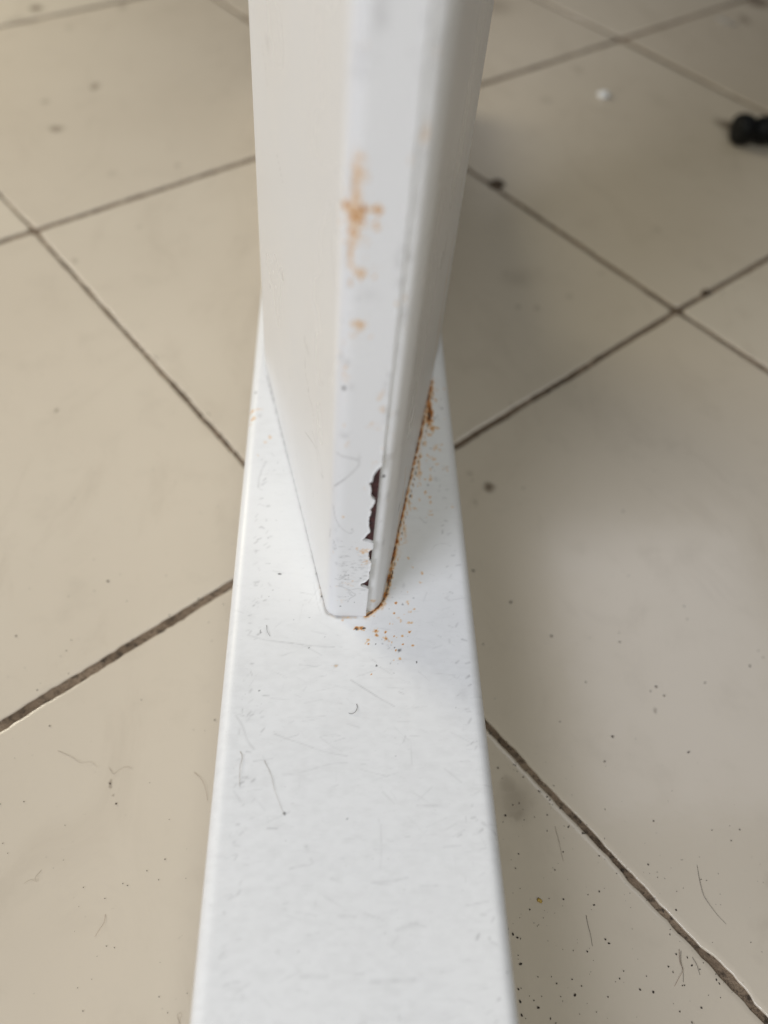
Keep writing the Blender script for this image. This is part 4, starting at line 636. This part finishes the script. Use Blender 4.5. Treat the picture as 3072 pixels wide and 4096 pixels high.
def pebble(bm, x, y, z, r, rng):
    m = bmesh.ops.create_icosphere(bm, subdivisions=1, radius=1.0)['verts']
    an = rng.uniform(0, math.pi); e = rng.uniform(0.9, 1.6); hz = rng.uniform(0.35, 0.6)
    for v in m:
        k = rng.uniform(0.75, 1.2); px, py = v.co.x * r * k * e, v.co.y * r * k / e ** 0.5
        v.co = Vector((x + px * math.cos(an) - py * math.sin(an), y + px * math.sin(an) + py * math.cos(an), z + r * hz * (v.co.z * k * 0.9 + 0.8)))
rng = np.random.default_rng(21)
big = [g for g in GRIT if g[2] > 0.00042]; small = [g for g in GRIT if g[2] <= 0.00042]
GRAIN_LABELS = ['dark grit grain on the large right tile at the left edge of the pale reflection', 'dark grit grain alone low on the large right tile, below the pale reflection',
    'dark grit grain topping a small cluster of specks on the large right tile', 'dark grit grain farthest right on the large right tile near the frame edge',
    'dark grit grain right of the foot bar, just below the spidery dark stain', 'dark grit grain lying closest to the right side of the foot bar', 'lone dark grit grain on the left tile above the wide grout line']
for (x, y, r), lab in zip(big, GRAIN_LABELS):
    bm = bmesh.new(); pebble(bm, 0, 0, 0, r * 0.8, rng)
    o = link('grit_grain', bm_mesh('grit_grain', bm, False), None, M_GRIT); o.location = (x, y, 0.0001)
    tag(o, lab, 'grit', 'larger grit grains on the tiles')
bm = bmesh.new()
for x, y, r in small: pebble(bm, x, y, 0.0001, r * 0.75, rng)
for k in range(130):                                      # dense near the lower right
    x = 0.0426 + abs(rng.normal(0.004, 0.022)); y = rng.uniform(0.015, 0.09); pebble(bm, x, y, 0.0001, 0.00007 + 0.00026 * rng.random() ** 2.5, rng)
for k in range(90):
    x = rng.uniform(0.045, 0.19); y = rng.uniform(0.02, 0.2); pebble(bm, x, y, 0.0001, 0.00006 + 0.00022 * rng.random() ** 2.5, rng)
for k in range(110):
    x = rng.uniform(-0.13, -0.025); y = rng.uniform(0.02, 0.25); pebble(bm, x, y, 0.0001, rng.uniform(0.00006, 0.00018), rng)
for k in range(700):                                      # crumbs along the joints
    if k % 3: a_, b_ = 0.0985 + rng.normal(0, 0.0016), rng.uniform(-0.07, 0.40)
    else: a_, b_ = rng.uniform(-0.06, 0.40), 0.1325 + rng.normal(0, 0.0018)
    x, y = ab2xy(a_, b_); pebble(bm, x, y, -0.0001, 0.00008 + 0.00024 * rng.random() ** 2, rng)
gr = link('grit', bm_mesh('grit', bm, False), None, M_GRIT)
tag(gr, 'fine dark grit scattered over the tiles and along the grout', None, None, 'stuff')

def lump(name, loc, sx, sy, sz, mat, label, cat, rz=0.0, seed=1, sub=2, rough=0.25):
    r = np.random.default_rng(seed); bm = bmesh.new()
    bmesh.ops.create_icosphere(bm, subdivisions=sub, radius=1.0)
    for v in bm.verts:
        k = 1 + r.uniform(-rough, rough)
        v.co = Vector((v.co.x * sx * k, v.co.y * sy * k, max(-0.6 * sz, v.co.z * sz * k) + 0.6 * sz))
    o = link(name, bm_mesh(name, bm), None, mat); o.location = (loc[0], loc[1], loc[2]); o.rotation_euler.z = rz
    return tag(o, label, cat)
lump('paper_scrap', PTS['flake'] + (0.0001,), 0.0040, 0.0030, 0.0016, M_WHITE, 'small bright white scrap lying on the tile at upper right', 'scrap', 0.5, 3)
lump('paper_scrap', PTS['scrap'] + (0.0001,), 0.0085, 0.0022, 0.0009, plain('greyish_scrap', (0.40, 0.37, 0.33), 0.7), 'faint greyish sliver on the tile near the top right corner', 'scrap', -0.75, 4)
lump('dirt_clump', PTS['clump'] + (-0.0004,), 0.0042, 0.0030, 0.0016, M_CLUMP, 'brown clump of dirt sitting on the grout right of the post', 'dirt', 0.2, 5)
lump('dirt_clump', PTS['clump2'] + (-0.0006,), 0.0020, 0.0016, 0.0012, M_CLUMP, 'small brown lump on the grout near the crossing at right', 'dirt', 0.2, 6)
lump('crumb', PTS['yellow'] + (0.0001,), 0.0007, 0.0005, 0.0003, M_YELLOW, 'tiny yellow crumb on the tile right of the foot bar', 'crumb', -0.6, 7)

# black knob at the right edge
def lathe(prof, n=40, ridges=0):
    bm = bmesh.new(); rings = []
    for x, r in prof:
        rings.append([bm.verts.new((x, r * math.cos(2 * math.pi * k / n), r * math.sin(2 * math.pi * k / n))) for k in range(n)] if r > 1e-6 else [bm.verts.new((x, 0, 0))])
    for Ra, Rb in zip(rings[:-1], rings[1:]):
        for k in range(n):
            if len(Ra) == 1: bm.faces.new((Ra[0], Rb[(k + 1) % n], Rb[k]))
            elif len(Rb) == 1: bm.faces.new((Ra[k], Ra[(k + 1) % n], Rb[0]))
            else: bm.faces.new((Ra[k], Ra[(k + 1) % n], Rb[(k + 1) % n], Rb[k]))
    return bm
kx, ky = PTS['knob_a']
knob = tag(empty('knob', (kx - 0.0050, ky - 0.006, 0.0), 0.08), 'black plastic waisted knob lying on the tile at the right edge', 'knob')
knob.scale = (0.92, 0.92, 0.92)
h = link('head', bm_mesh('head', lathe([(0, 0), (0, 0.0068), (0.0005, 0.0078), (0.0016, 0.0084), (0.0038, 0.0087), (0.0064, 0.0086), (0.0086, 0.0079), (0.0104, 0.0064), (0.0112, 0.0059), (0.0112, 0)])), knob, M_BLACK)
h.location.z = 0.0088
h = link('body', bm_mesh('body', lathe([(0.0110, 0), (0.0110, 0.0057), (0.0122, 0.0060), (0.0136, 0.0068), (0.0152, 0.0074), (0.0190, 0.0076), (0.0240, 0.0075), (0.0252, 0.0066), (0.0262, 0.0066), (0.0275, 0.0072), (0.0310, 0.0070), (0.0330, 0.0050), (0.0333, 0)])), knob, M_BLACK)
h.location.z = 0.0088
